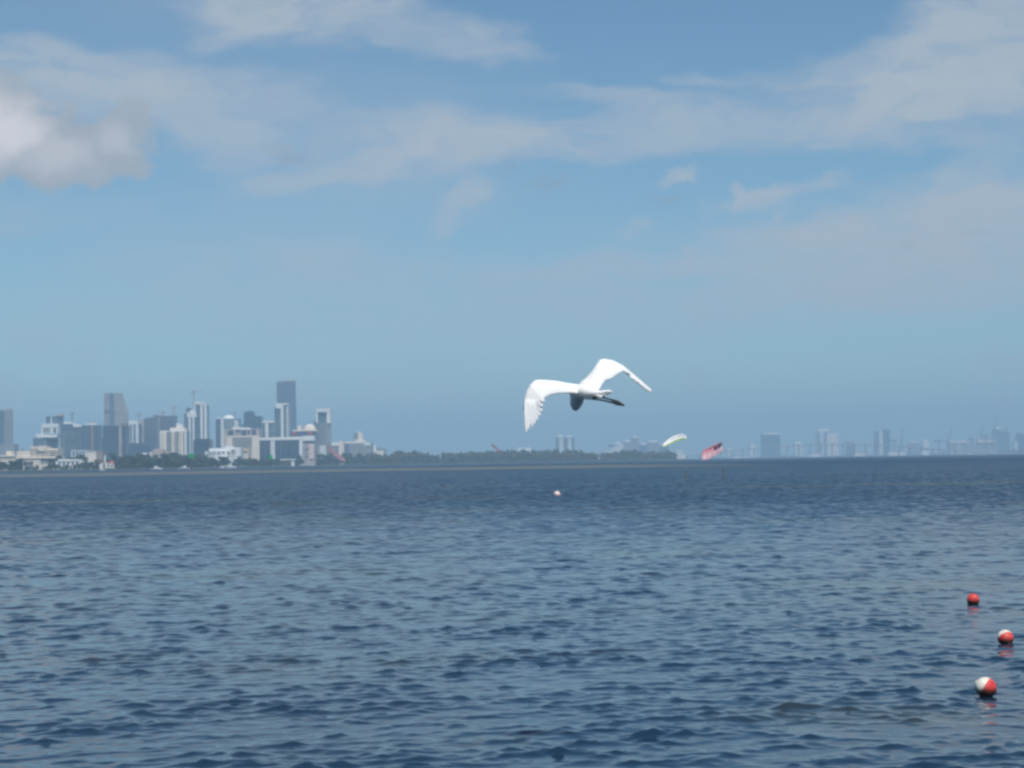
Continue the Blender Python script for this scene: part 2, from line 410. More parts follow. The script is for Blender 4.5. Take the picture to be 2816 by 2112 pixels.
# at a grazing look the slopes that face the shore are the ones that show
nn = vm('ADD', nn, scl(vm('MULTIPLY', vm('NORMALIZE', flat, (0, 0, 0)), (-1, -1, 0)), mth('ADD', mth('MULTIPLY', far, .14), mrange(dist, 200, 900, 0., .07))))
nz = N.new('ShaderNodeVectorMath'); nz.operation = 'NORMALIZE'; L.new(nn, nz.inputs[0])
L.new(nz.outputs[0], b.inputs['Normal'])
L.new(mth('ADD', .06, mth('MULTIPLY', far, .16)), b.inputs['Roughness'])
wme = build_water(); wme.materials.append(wm)
water = bpy.data.objects.new('water', wme); COL.objects.link(water); tag(water, kind='structure')

# ------------------------------------------------------------------ land
def land(name, edge, back, z, m):
    pts = [P(px, horizon(px), D) for px, D in edge]
    fr = [(p.x, p.y) for p in pts]
    bk = [(p.x * back / p.y, back) for p in reversed(pts)]
    n = len(fr); foot = fr + bk
    V, Fc = [], []
    for q in range(n):
        x, y = fr[q]; xb, yb = bk[n - 1 - q]
        V += [(x, y, -.5), (x, y, z * .8), (x, y + 8, z), (xb, yb, z), (xb, yb, -.5)]
    for q in range(n - 1):
        a, c_ = q * 5, (q + 1) * 5
        for s in range(4): Fc.append((a + s, c_ + s, c_ + s + 1, a + s + 1))
    o = meshobj(name, V, Fc, m); tag(o, kind='structure'); return o
land('shore', [(-900, 1650), (0, 1800), (300, 1850), (600, 2050), (850, 2500), (1000, 2750), (1250, 2900), (1600, 3050), (1890, 3200)], 6200, 1.4, GRASSM)
land('far_shore', [(1930, 7000), (2200, 7000), (2500, 7000), (2816, 6800), (3500, 6500)], 9500, 1.5, SEAWALL)

# ------------------------------------------------------------------ buildings
def foot_of(x0, x1, Y, shape):
    """front edge left to right, then the back; returns (front, whole)"""
    w = x1 - x0; k = shape[0]
    if k == 'box':
        d = shape[1]; fr = [(x0, Y), (x1, Y)]; bk = [(x1, Y + d), (x0, Y + d)]
    elif k == 'corner':                               # (share, depth left, depth right)
        s, d1, d2 = shape[1:]
        fr = [(x0, Y + d1), (x0 + s * w, Y), (x1, Y + d2)]; bk = [(x0 + (1 - s) * w, Y + d1 + d2)]
    elif k == 'arc':                                  # (bulge, depth)
        bu, d = shape[1:]
        fr = [(x0 + w * t, Y + bu * (2 * t - 1) ** 2) for t in [q / 8 for q in range(9)]]
        bk = [(x1, Y + bu + d), (x0, Y + bu + d)]
    return fr, fr + bk
class B:
    def __init__(s, name, label, cat, D, pxmid, group=None):
        s.D = D; s.base = P(pxmid, horizon(pxmid), D); s.base.z = 1.2
        s.root = empty(name, s.base, label, cat, group)
    def X(s, px, py): return P(px, py, s.D).x - s.base.x
    def Z(s, py, px): return max(P(px, py, s.D).z - s.base.z, -.6)
    def part(s, name, vf, m, parent=None, label=None):
        o = meshobj(name, vf[0], vf[1], m, parent or s.root)
        if label: o['label'] = label
        return o
    def tier(s, name, pl, pr, top, bot, m, shape=('box', 30), back=0, topr=None, parent=None, label=None, floors=0, slabm=None):
        bot_ = bot if bot else horizon((pl + pr) / 2) + 40
        ym = (top + min(bot_, 1290)) / 2
        x0, x1 = s.X(pl, ym), s.X(pr, ym); c_ = (pl + pr) / 2
        z1 = s.Z(top, c_); z0 = s.Z(bot_, c_) if bot else -.6
        fr, fo = foot_of(x0, x1, back, shape)
        zt = None
        if topr is not None:
            zr = s.Z(topr, c_); zt = [z1 + (zr - z1) * (x - x0) / (x1 - x0) for x, y in fo]
        s.last = (fr, x0, x1, z0, z1)
        o = s.part(name, prism(fo, z0, z1, zt), m, parent, label)
        if floors:
            ps = []
            h = (z1 - z0) / floors
            for q in range(1, floors):
                f2 = [(x + (-.3 if x < (x0 + x1) / 2 - .1 else .3 if x > (x0 + x1) / 2 + .1 else 0), y - .9) for x, y in fr]
                ps.append(prism(f2 + [(x, y + .8) for x, y in reversed(fr)], z0 + q * h - .28, z0 + q * h + .28))
            sl = s.part('balcony_slabs', join(*ps), slabm or WHITE, o); sl['kind'] = 'stuff'
        return o
    def strip(s, name, pl, pr, top, bot, m, proud=.7, parent=None, label=None):
        """an upright band laid on the front of the last tier"""
        fr, fx0, fx1, _, _ = s.last
        bot_ = bot if bot else horizon((pl + pr) / 2) + 40
        ym = (top + min(bot_, 1290)) / 2; c_ = (pl + pr) / 2
        x0, x1 = max(s.X(pl, ym), fx0 - .4), min(s.X(pr, ym), fx1 + .4)
        z1 = s.Z(top, c_); z0 = s.Z(bot_, c_) if bot else -.55
        def yf(x):
            for (ax, ay), (bx_, by) in zip(fr, fr[1:]):
                if ax - .5 <= x <= bx_ + .5: return ay + (by - ay) * (x - ax) / max(bx_ - ax, 1e-6)
            return fr[0][1] if x < fr[0][0] else fr[-1][1]
        xs = [x0] + [x for x, y in fr if x0 + .3 < x < x1 - .3] + [x1]
        f2 = [(x, yf(x) - proud) for x in xs] + [(x, yf(x) + 1.2) for x in reversed(xs)]
        return s.part(name, prism(f2, z0, z1), m, parent, label)
    def window(s, pl, pr, top, bot, m=None, frame=None, parent=None, proud=.5):
        o = s.strip('window', pl, pr, top, bot, m or DARKP, proud, parent)
        s.strip('sill', pl - .8, pr + .8, bot, bot + 1.2, frame or WHITE, proud + .35, o)
        return o
    def mast(s, px, top, bot, w=.6, m=STEEL, name='mast', back=10):
        x = s.X(px, (top + bot) / 2); z1, z0 = s.Z(top, px), s.Z(bot, px)
        return s.part(name, bx(x - w / 2, x + w / 2, back, back + w, z0, z1), m)

def tower_crane(px, ytop, ybot, jl, jr, yj, D, label, back=12, m=STEEL):
    q = B('tower_crane', label, 'tower crane', D, px, 'tower cranes over the building sites')
    q.root.location.y += back
    x = q.X(px, (ytop + ybot) / 2); z0, z1, zj = q.Z(ybot, px), q.Z(ytop, px), q.Z(yj, px)
    w = 1.0; ps = []
    for sx in (-w, w):
        for sy in (-w, w): ps.append(bx(x + sx - .22, x + sx + .22, sy - .22, sy + .22, z0, z1 - 2))
    nb = max(4, int((z1 - z0) / 4)); hh = (z1 - 2 - z0) / nb
    for k_ in range(nb):
        s_ = 1 if k_ % 2 else -1
        ps.append(tube([(x - s_ * w, -w, z0 + k_ * hh), (x + s_ * w, -w, z0 + (k_ + 1) * hh)], .16, 4))
    q.part('mast', join(*ps), m)
    xl, xr = q.X(jl, yj), q.X(jr, yj)
    q.part('jib', join(bx(xl, xr, -.5, -.2, zj, zj + .4), bx(xl, xr, .2, .5, zj, zj + .4), bx(xl + 1, xr - 1, -.15, .15, zj + 1.6, zj + 1.9)), m)
    q.part('cab', bx(x + .8, x + 2.6, -1, 1, zj - 2.4, zj - .2), DARKP)
    q.part('counterweight', bx((xl if abs(xl - x) < abs(xr - x) else xr) - 1, (xl if abs(xl - x) < abs(xr - x) else xr) + 1, -.8, .8, zj - 2.2, zj - .1), CONC)
    return q

def b_(name, label, D, px, cat='building', group=None): return B(name, label, cat, D, px, group)

# --- left shore, front row of low buildings
q = b_('apartment_tower', 'slim grey tower with dark left half cut by the left edge', 3300, 5, 'tower')
q.tier('wall', -30, 31, 1128, None, GREYC, ('corner', .72, 12, 14)); q.strip('dark_face', -28, 10, 1131, None, GLASSB, .4)
q.tier('roof_block', 12, 25, 1123.5, 1128.4, TANP, ('box', 10), 8)
q.tier('podium', -30, 40, 1222, None, GREYC, ('box', 30), -2)
q = b_('cream_condominium', 'cream stepped condominium block behind dark shore trees', 2050, 100)
q.tier('wall', 44, 158, 1255, None, CREAM, ('box', 34)); q.window(112, 138, 1262, 1270)
q.tier('upper_storeys', 80, 126, 1228, 1255.2, CREAM, ('box', 22), 4, floors=6, slabm=CREAMP); q.window(98, 104, 1236, 1252)
q.tier('stair_block', 104, 122, 1226, 1240, CREAMP, ('box', 9), 1.5)
q.tier('east_storeys', 125.6, 158, 1233, 1255.3, CREAM, ('box', 24), 2, floors=5, slabm=CREAMP); q.window(137, 149, 1244, 1255)
q.tier('west_storeys', 44, 79.6, 1241, 1255.1, CREAM, ('box', 24), 3)
q.tier('parapet', 43, 159, 1257.5, 1260.5, CREAMP, ('box', 2), -1.2); q.tier('water_tank', 52, 56, 1234, 1241.3, GREYC, ('box', 5), 9)
q = b_('cream_annex', 'low pinkish cream annex with a raised cube at the left edge', 2120, 18)
q.tier('wall', -40, 43, 1253, None, CREAM, ('box', 30)); q.tier('roof_cube', 15, 31, 1240, 1253.2, CREAMP, ('box', 12), 3); q.tier('parapet', -40, 43.6, 1252, 1256, CREAMP, ('box', 2), -1.4)
q = b_('gatehouse', 'small grey house half hidden under the cream condominium', 1900, 74, 'house')
q.tier('wall', 66, 84, 1270, None, GREYC, ('box', 10)); q.tier('roof', 65, 85, 1268, 1270.2, TANP, ('box', 11), -.5); q.window(70, 73.5, 1274, 1282); q.window(77, 80.5, 1274, 1282)
q = b_('boathouse', 'long low white building with shallow roof at the water below blue towers', 1930, 190)
q.tier('wall', 153, 224, 1268, None, WHITE, ('box', 14)); q.tier('roof', 160, 219, 1262, 1268.2, WHITE, ('box', 15), -.6, topr=1264)
for w_ in (160, 172, 184, 196, 208): q.window(w_ + 3, w_ + 9, 1271, 1277) if False else None
q.last = (foot_of(q.X(153, 1275), q.X(224, 1275), 0, ('box', 14))[0], q.X(153, 1275), q.X(224, 1275), 0, 1)
for w_ in (158, 170, 182, 194, 206): q.window(w_ + 3, w_ + 9, 1271, 1277)
q = b_('white_villa', 'tiny bright white villa among trees right of the long white building', 1900, 203, 'house')
q.tier('wall', 199, 208, 1279, None, WHITE, ('box', 8)); q.tier('roof', 198, 209, 1277.5, 1279.2, REDROOF, ('box', 9), -.4)
q = b_('red_roofed_house', 'white waterfront house with long orange red roof', 1920, 300, 'house')
q.tier('wall', 290, 317, 1273.5, None, WHITE, ('box', 12)); q.window(296, 300, 1277, 1284); q.window(306, 310, 1277, 1284)
q.tier('roof', 288, 318, 1267, 1273.7, REDROOF, ('corner', .45, 10, 10), -1.5)
q = b_('red_roofed_cottage', 'little white cottage with orange roof left of the larger red roofed house', 1910, 275, 'house')
q.tier('wall', 271, 281, 1273, None, WHITE, ('box', 8)); q.tier('roof', 268, 277, 1268.5, 1273.2, REDROOF, ('box', 9), -.6, topr=1270.5); q.mast(282.5, 1252, 1275, 1.3, WHITE, 'flagpole')
q = b_('pale_office_block', 'low pale grey office with blue windows behind the long white building', 2500, 218)
q.tier('wall', 196, 241, 1239, None, WHITEW, ('box', 26)); 
for w_ in (200, 209, 218, 227): q.window(w_, w_ + 6, 1243, 1255, GLASSB)
q.tier('roof', 195, 242, 1237.5, 1239.2, WHITE, ('box', 27), -.8)
q = b_('cream_house_block', 'small cream block with brown right wing beside dark blue tower', 2450, 258)
q.tier('wall', 242, 264, 1242, None, CREAMP, ('box', 18)); q.tier('brown_wing', 264.3, 281, 1240, None, BROWN, ('box', 18), 2); q.window(246, 250, 1247, 1253); q.tier('roof', 241.5, 264.5, 1240.5, 1242.2, WHITE, ('box', 19), -.6)

# --- towers, left group
q = b_('setback_tower', 'stepped grey and white tower with setbacks behind cream condominium', 3000, 125, 'tower')
q.tier('wall', 86, 153, 1203, None, GREYC, ('corner', .25, 12, 16)); q.strip('window_wall', 103, 120, 1205, 1228, GLASSB, .5); q.strip('window_wall', 125, 151, 1205, 1232, GLASSD, .5)
q.tier('roof_slab', 98, 156, 1192, 1203.2, WHITE, ('box', 24), 3, topr=1196)
q.tier('upper_storeys', 112, 158, 1172, 1192.3, WHITEW, ('box', 20), 5); q.window(117, 135, 1176, 1189, GREYC); q.window(146, 151, 1175, 1191)
q.tier('roof_slab', 114, 157, 1165, 1172.2, WHITE, ('box', 18), 5)
q.tier('penthouse', 120, 168, 1144, 1165.3, GLASSB, ('corner', .4, 8, 10), 8); q.strip('chimney', 135, 140, 1142, 1165, WHITE, 1.)
q.tier('roof_cap', 150, 166, 1138, 1144.2, TANP, ('box', 9), 11)
q = b_('curved_glass_tower', 'curved blue glass tower with white arched roof and a crane above', 3200, 180, 'tower')
q.tier('wall', 156, 205, 1166, None, GLASSB, ('arc', 9, 22), floors=26, slabm=GREYC); q.strip('pale_strip', 157, 166, 1168, None, WHITEW, .9); q.strip('pale_strip', 172, 176, 1190, None, GREYC, .9); q.strip('dark_strip', 181, 186, 1205, None, GLASSD, .8)
q.tier('arched_roof', 156.5, 194, 1158, 1166.2, WHITE, ('arc', 8, 18), 1, topr=1160)
q.tier('lower_roof', 196, 224.6, 1163, 1174, WHITE, ('box', 14), 5, topr=1171)
tower_crane(193.5, 1133, 1166, 186, 205, 1135.5, 3200, 'dark tower crane with short arm above the curved glass tower')
q = b_('violet_glass_tower', 'blue violet tower squeezed between curved glass tower and brown striped tower', 3250, 214, 'tower')
q.tier('wall', 205, 225, 1174, None, GLASSD, ('box', 25), floors=22, slabm=GREYC); q.strip('pale_strip', 219, 222, 1176, None, GLASSB, .8)
q = b_('brown_striped_tower', 'dark blue tower with brown upright strip and flat white cap', 3200, 248, 'tower')
q.tier('wall', 225, 272, 1169, None, GLASSD, ('box', 26), floors=22, slabm=GREYC); q.strip('brown_strip', 250.5, 258, 1170, None, BROWN, .9); q.strip('pale_strip', 236, 239, 1170, None, GLASSB, .7)
q.tier('white_cap', 232, 265, 1164, 1169.2, WHITE, ('box', 18), 3); q.tier('penthouse', 246, 256, 1158.5, 1164.2, TANP, ('box', 8), 6)
q = b_('sloped_tan_tower', 'tall tan tower with slanting right shoulder rising behind dark blue block', 3900, 316, 'tower')
q.tier('wall', 283, 349, 1132, None, TAN, ('corner', .52, 14, 18))
q.tier('upper_storeys', 283, 346, 1128, 1132.2, TAN, ('corner', .54, 14, 17), .5)
xa, xb, xc = q.X(283, 1100), q.X(334, 1082), q.X(346, 1128)
zt, zb = q.Z(1080, 310), q.Z(1128, 310)
v_ = [(xa, 10, zb), (xa + .5 * (xc - xa), 1, zb), (xc, 18, zb), (xa + .5 * (xc - xa), 30, zb), (xa, 10, zt), (xa + .5 * (xc - xa), 1, zt + .5), (xb, 14, zt - 1), (xa + .5 * (xc - xa), 30, zt)]
q.part('sloped_crown', (v_, [(3, 2, 1, 0), (4, 5, 6, 7), (0, 1, 5, 4), (1, 2, 6, 5), (2, 3, 7, 6), (3, 0, 4, 7)]), TAN)
q.last = ([(xa, 10), (xa + .5 * (xc - xa), 1)], xa, xa + .5 * (xc - xa), 0, 1)
q.strip('dark_strip', 301, 313, 1083, 1168, GLASSB, .5); q.tier('roof_band', 283, 348, 1130.5, 1134, TANP, ('corner', .53, 14.5, 18.5), -.9)
q = b_('dark_blue_block', 'broad dark blue glass block with brown strip before the tan tower', 3000, 316, 'tower')
q.tier('wall', 283, 347, 1170, None, GLASSD, ('box', 30), floors=20, slabm=GLASSB); q.strip('brown_strip', 327, 335, 1171, None, TANP, .9)
q.tier('roof_block', 328, 346, 1163, 1170.2, BROWN, ('box', 14), 6); q.tier('glass_edge', 273, 282.6, 1205, None, GLASSB, ('box', 20), 4)
q = b_('white_roofed_tower', 'white roofed tower with upright white piers right of dark blue block', 3500, 369, 'tower')
q.tier('wall', 354, 384, 1166, None, GLASSB, ('box', 26), floors=24, slabm=GREYC)
for a_, c_ in ((354, 359), (364, 367.5), (374, 381)): q.strip('white_pier', a_, c_, 1166, None, WHITE, 1.)
q.tier('roof', 354.5, 379, 1157, 1166.2, WHITE, ('box', 22), 1)
q = b_('dark_low_block', 'low dark blue violet slab at the foot of the unfinished towers', 2800, 385)
q.tier('wall', 354, 416, 1223, None, GLASSD, ('box', 26), topr=1225); q.tier('roof_block', 356, 390, 1218, 1223.2, SHADEG, ('box', 16), 4); q.strip('pale_strip', 351, 355, 1226, None, GREYC, .8)
q = b_('unfinished_twin_tower', 'wide unfinished dark twin tower with pale gap and crane on its roof', 3600, 435, 'tower')
q.tier('wall', 397, 433, 1150, None, SHADEG, ('box', 28), topr=1146, floors=26, slabm=GREYC); q.tier('side_wall', 386, 396.7, 1153, None, TANP, ('box', 24), 3)
q.tier('pale_core', 433.3, 440, 1150, None, GREYC, ('box', 22), 1.5); q.tier('right_wing', 440.3, 481, 1145, None, SHADEG, ('box', 28), topr=1143, floors=26, slabm=GREYC)
q.tier('formwork', 420, 450, 1140, 1150.2, STEEL, ('box', 12), 6, topr=1143)
tower_crane(444, 1126, 1146, 428, 452, 1133, 3600, 'brownish tower crane on the roof of the unfinished twin tower', m=CRANEO)
tower_crane(474, 1115, 1145, 466, 492, 1118.5, 3600, 'thin tower crane over the right wing of the unfinished twin tower', m=CRANEO)
tower_crane(379, 1133, 1165, 372, 396, 1139, 3700, 'faint tower crane left of the unfinished twin tower', m=CRANEO)
q = b_('cream_striped_condominium', 'cream condominium with alternating pale and blue upright bays and stepped roof', 2700, 476)
q.tier('wall', 441, 513, 1187, None, GLASSG, ('box', 28), floors=18, slabm=CREAMP)
for a_, c_, m_ in ((441, 446, WHITE), (448, 458, CREAMP), (472, 480, CREAM), (481, 484.5, TANP), (492, 497, CREAM), (498, 504, CREAMP), (508, 513, WHITE)): q.strip('upright_bay', a_, c_, 1187, None, m_, 1.1)
q.tier('roof', 441, 513, 1184, 1187.2, WHITE, ('box', 29), -.6); q.tier('roof_tier', 466, 506, 1176, 1184.2, CREAMP, ('box', 20), 4); q.tier('roof_tower', 482, 500, 1163, 1176.2, WHITE, ('box', 11), 7, topr=1168)
q = b_('tan_low_house', 'low tan building before the cream striped condominium', 2400, 440)
q.tier('wall', 418, 452, 1239, None, TANP, ('box', 20)); q.tier('side_wing', 452.3, 468, 1244, None, CREAM, ('box', 18), 2); q.tier('lower_wing', 411, 417.7, 1243, None, CREAMP, ('box', 18), 1); q.tier('roof', 424, 446, 1234, 1239.2, TANP, ('box', 16), 1)
q = b_('white_shed_row', 'row of small white sheds under the dark low slab', 2350, 395)
for a_, c_, t_ in ((378, 386, 1248), (391, 402, 1245), (404, 415, 1250)): q.tier('shed', a_, c_, t_, None, WHITE, ('box', 12))
q = b_('white_framed_tower', 'tall white framed twin tower with gabled lower half', 3300, 538, 'tower')
q.tier('lower_wall', 507, 540, 1136, None, GLASSB, ('box', 26), floors=30, slabm=GREYC)
for a_, c_ in ((519, 525), (530, 535)): q.strip('white_pier', a_, c_, 1140, None, WHITE, 1.)
fr0 = q.last
q.tier('gable', 514, 540, 1134, 1148, WHITE, ('box', 24), -1.4); q.tier('gable_peak', 521, 534, 1129, 1134.2, WHITE, ('box', 12), 2)
q.tier('dark_tank', 510, 522, 1121, 1134, SHADEG, ('box', 8), 8)
q.tier('tall_wall', 535, 569, 1112, None, GLASSB, ('box', 26), 2, floors=34, slabm=GREYC)
for a_, c_ in ((534.5, 538), (551, 558), (562, 568.5)): q.strip('white_pier', a_, c_, 1110, None, WHITE, 1.1)
q.tier('roof', 535, 558, 1104, 1112.2, WHITE, ('box', 24), .5); q.tier('roof_wing', 558.3, 569, 1110, 1114, WHITE, ('box', 24), .8)
tower_crane(529, 1070, 1122, 522, 553, 1077, 3300, 'tall slender tower crane over the white framed twin tower', m=CRANEO)
q = b_('navy_cube', 'squat navy blue cube in front of the white framed twin tower', 2600, 555)
q.tier('wall', 532, 577, 1209, None, GLASSD, ('box', 30), floors=10, slabm=GLASSD); q.tier('parapet', 537, 573, 1206.5, 1209.2, DARKP, ('box', 24), 3)
q = b_('white_terraced_hotel', 'low white terraced building with many dark openings above shore trees', 2300, 612)
q.tier('wall', 563, 662, 1240, None, WHITEW, ('box', 24)); q.tier('upper_terrace', 574, 662, 1232, 1240.2, WHITE, ('box', 20), 3); q.tier('roof_tier', 616, 640, 1227, 1232.2, WHITE, ('box', 14), 4); q.tier('end_bay', 648, 662, 1230, 1263, WHITE, ('box', 18), -1.2)
q.last = (foot_of(q.X(563, 1255), q.X(662, 1255), 0, ('box', 14))[0], q.X(563, 1255), q.X(662, 1255), 0, 1)
for a_, c_, t_, d_ in ((574, 581, 1242, 1250), (586, 592, 1241, 1250), (598, 605, 1243, 1252), (610, 616, 1241, 1249), (626, 632, 1241, 1252), (636, 646, 1237, 1246), (602, 610, 1256, 1264), (620, 628, 1256, 1264)): q.window(a_, c_, t_, d_, GREYC)
q.tier('lower_wing', 592, 625, 1256, None, WHITE, ('box', 10), -6)
q = b_('domed_tower', 'grey glass tower with bright white domed roof', 3500, 624, 'tower')
q.tier('wall', 592, 657, 1152, None, GLASSB, ('arc', 8, 24), floors=24, slabm=GREYC); q.strip('dark_face', 592, 606, 1154, None, GLASSD, .8); q.strip('white_frame', 607, 616, 1150, None, WHITE, 1.2); q.strip('grey_glass', 618, 642, 1156, 1185, GREYC, .6); q.strip('white_frame', 644, 655, 1156, None, WHITEW, 1.1)
bm = bmesh.new(); bmesh.ops.create_uvsphere(bm, u_segments=20, v_segments=10, radius=1)
rx_ = (q.X(643, 1150) - q.X(609, 1150)) / 2; cx_ = (q.X(643, 1150) + q.X(609, 1150)) / 2; zb_ = q.Z(1152, 626); zt_ = q.Z(1141, 626)
for v in bm.verts: v.co = Vector((cx_ + v.co.x * rx_, 12 + v.co.y * rx_ * .8, zb_ + max(v.co.z, 0) * (zt_ - zb_)))
me = bpy.data.meshes.new('dome'); bm.to_mesh(me); bm.free(); me.materials.append(HULL); o = bpy.data.objects.new('dome', me); COL.objects.link(o); o.parent = q.root
q.tier('shoulder', 594, 606, 1148, 1152.2, WHITE, ('box', 12), 5)
tower_crane(642, 1130, 1152, 636, 648, 1134, 3550, 'tiny tower crane beside the white domed roof', m=CRANEO)
q = b_('pinkish_office', 'pinkish grey office with a row of dark square openings', 2700, 665)
q.tier('wall', 616, 714, 1180, None, PINKISH, ('box', 30)); q.tier('roof_tier', 638, 687, 1173, 1180.2, WHITE, ('box', 18), 4, topr=1177)
q.last = (foot_of(q.X(616, 1200), q.X(714, 1200), 0, ('box', 14))[0], q.X(616, 1200), q.X(714, 1200), 0, 1)
for a_, c_, t_, d_ in ((627, 642, 1184, 1198), (648, 659, 1182, 1190), (664, 677, 1184, 1198), (681, 687, 1183, 1196), (693, 704, 1182, 1197)): q.window(a_, c_, t_, d_, GLASSD, CREAMP)
q.strip('grey_recess', 640, 692, 1204, 1230, GREYC, .5); q.strip('white_band', 616, 714, 1199, 1203, CREAMP, .9); q.strip('tan_pier', 622, 639, 1204, 1232, CREAMP, .8); q.strip('tan_pier', 693, 714, 1199.5, None, CREAMP, 1.)
q = b_('yellow_house_block', 'small yellow fronted block at the foot of the pinkish office', 2450, 674)
q.tier('wall', 666, 683, 1233, None, CREAM, ('box', 16)); q.tier('yellow_front', 668, 682, 1232, 1241, YEL, ('box', 5), -1.5)
q = b_('navy_stepped_tower', 'dark navy tower with one step down on its right', 3700, 694, 'tower')
q.tier('wall', 671, 697.6, 1133, None, GLASSD, ('box', 30), floors=26, slabm=GLASSB); q.tier('lower_wall', 698, 719, 1144, None, GLASSD, ('box', 28), 2, floors=24, slabm=GLASSB); q.tier('plant_room', 676, 692, 1130, 1133.2, DARKP, ('box', 12), 8); q.tier('side_wing', 655, 670.6, 1167, None, GLASSB, ('box', 20), 5)
q = b_('white_cross_tower', 'narrow green glass tower with a white T shaped pier and cap', 3200, 737, 'tower')
q.tier('wall', 721, 753, 1160, None, GLASSG, ('box', 24), floors=18, slabm=GREYC); q.strip('white_pier', 730, 738.5, 1158, None, WHITE, 1.2); q.tier('white_cap', 721, 753, 1157, 1163, WHITE, ('box', 20), -1.6)
q = b_('white_crowned_glass_tower', 'pale green glass tower with white crown standing before the tallest tower', 3300, 775, 'tower')
q.tier('wall', 755, 794, 1116, None, GLASSG, ('arc', 5, 24), floors=32, slabm=GREYC); q.strip('white_pier', 773, 780, 1113, None, WHITE, 1.2); q.strip('pale_edge', 788, 793.5, 1114, None, WHITEW, 1.); q.tier('white_crown', 758, 777, 1109, 1123, HULL, ('box', 18), -1); q.tier('roof_beam', 777.4, 792, 1108.5, 1113, WHITE, ('box', 18), 0)
q = b_('tallest_blue_tower', 'tallest slate blue tower with flat top and dark left edge', 4200, 786, 'tower')
q.tier('wall', 758, 813.5, 1049, None, mat('slate_glass_storeys', (.10, .13, .18), .4, .1, floors=(4.0, 5.0, .55), glass=(.05, .075, .12)), ('corner', .16, 22, 6)); q.strip('dark_edge', 758, 767, 1050, None, GLASSD, .5)
q.tier('shoulder', 760, 815, 1120, None, MATS['slate_glass_storeys'], ('corner', .16, 22, 6), -1); q.tier('roof_cap', 769, 811, 1045, 1049.3, TANP, ('box', 14), 9)
q = b_('long_office_slab', 'long low dark office with white roof band and one white upright pier', 2600, 772)
q.tier('wall', 714, 829, 1210, None, GLASSD, ('box', 30), floors=11, slabm=GLASSB); q.tier('roof_band', 714, 832, 1203, 1210.2, WHITE, ('box', 31), -.8, topr=1201); q.strip('white_pier', 744, 757, 1212, None, WHITEW, 1.2)
for k_ in (728, 772, 786, 800, 814): q.strip('mullion', k_, k_ + 2, 1211, None, GLASSB, .7)
q = b_('banner_pavilion', 'white roofed pavilion with red and blue banner band beneath small domes', 2900, 832)
q.tier('wall', 799, 868, 1198, None, GREYC, ('box', 28)); q.tier('banner_band', 799, 868, 1186, 1198.2, DARKP, ('box', 26), -.5)
q.strip('red_panel', 803, 817, 1189, 1195, PURPLE, .6); q.strip('blue_panel', 819, 843, 1190, 1196, BLUEP, .6); q.strip('red_panel', 845, 858, 1188, 1195, PURPLE, .6)
q.tier('roof', 805, 872, 1182, 1186.2, CREAMP, ('box', 29), -1); q.tier('roof_house', 817, 826, 1169, 1182.3, CREAMP, ('box', 10), 8)
bm = bmesh.new(); bmesh.ops.create_uvsphere(bm, u_segments=16, v_segments=8, radius=1)
rx_ = (q.X(866, 1175) - q.X(832, 1175)) / 2; cx_ = (q.X(866, 1175) + q.X(832, 1175)) / 2; zb_ = q.Z(1182, 849); zt_ = q.Z(1166, 849)
for v in bm.verts: v.co = Vector((cx_ + v.co.x * rx_, 12 + v.co.y * rx_ * .8, zb_ + max(v.co.z, 0) * (zt_ - zb_)))
me = bpy.data.meshes.new('dome'); bm.to_mesh(me); bm.free(); me.materials.append(CREAMP); o = bpy.data.objects.new('dome', me); COL.objects.link(o); o.parent = q.root
q = b_('pink_white_block', 'small white and pink block with three grey window rows beside long office', 2500, 843)
q.tier('wall', 824, 864, 1220, None, PINKISH, ('box', 24)); q.strip('white_pier', 823.5, 832, 1210, None, WHITE, 1.2); q.strip('pink_pier', 850, 864, 1222, 1262, mat('pale_pink', (.66, .53, .49), .8, .06), .9)
q.tier('roof_band', 832.4, 864, 1198, 1212, WHITE, ('box', 22), 1); q.tier('dark_storey', 833, 863, 1212.2, 1220.2, GLASSD, ('box', 20), 2)
q.last = (foot_of(q.X(824, 1240), q.X(864, 1240), 0, ('box', 14))[0], q.X(824, 1240), q.X(864, 1240), 0, 1)
for t_ in (1226, 1237, 1248): q.window(834, 849, t_, t_ + 5.5, GREYC)
q = b_('arch_topped_tower', 'tan tower crowned by a white square arch with dark opening', 3000, 888, 'tower')
q.tier('wall', 864, 910, 1163, None, GREYC, ('corner', .62, 10, 12)); q.tier('shoulder', 861, 886, 1157, 1164, STEEL, ('box', 12), 10)
q.tier('crown_back', 872, 896, 1134, 1163.2, GLASSB, ('box', 12), 9); q.tier('crown_pier', 868, 873, 1132, 1163.3, WHITE, ('box', 16), 6); q.tier('crown_pier', 897, 907.5, 1132, 1163.4, WHITE, ('box', 16), 6); q.tier('crown_lintel', 868.5, 908, 1123, 1132.2, WHITE, ('box', 17), 5.6)
q.tier('podium', 866, 900, 1225, None, GREYC, ('box', 20), -4); q.strip('pale_pier', 880, 897, 1226, 1265, WHITEW, .8)
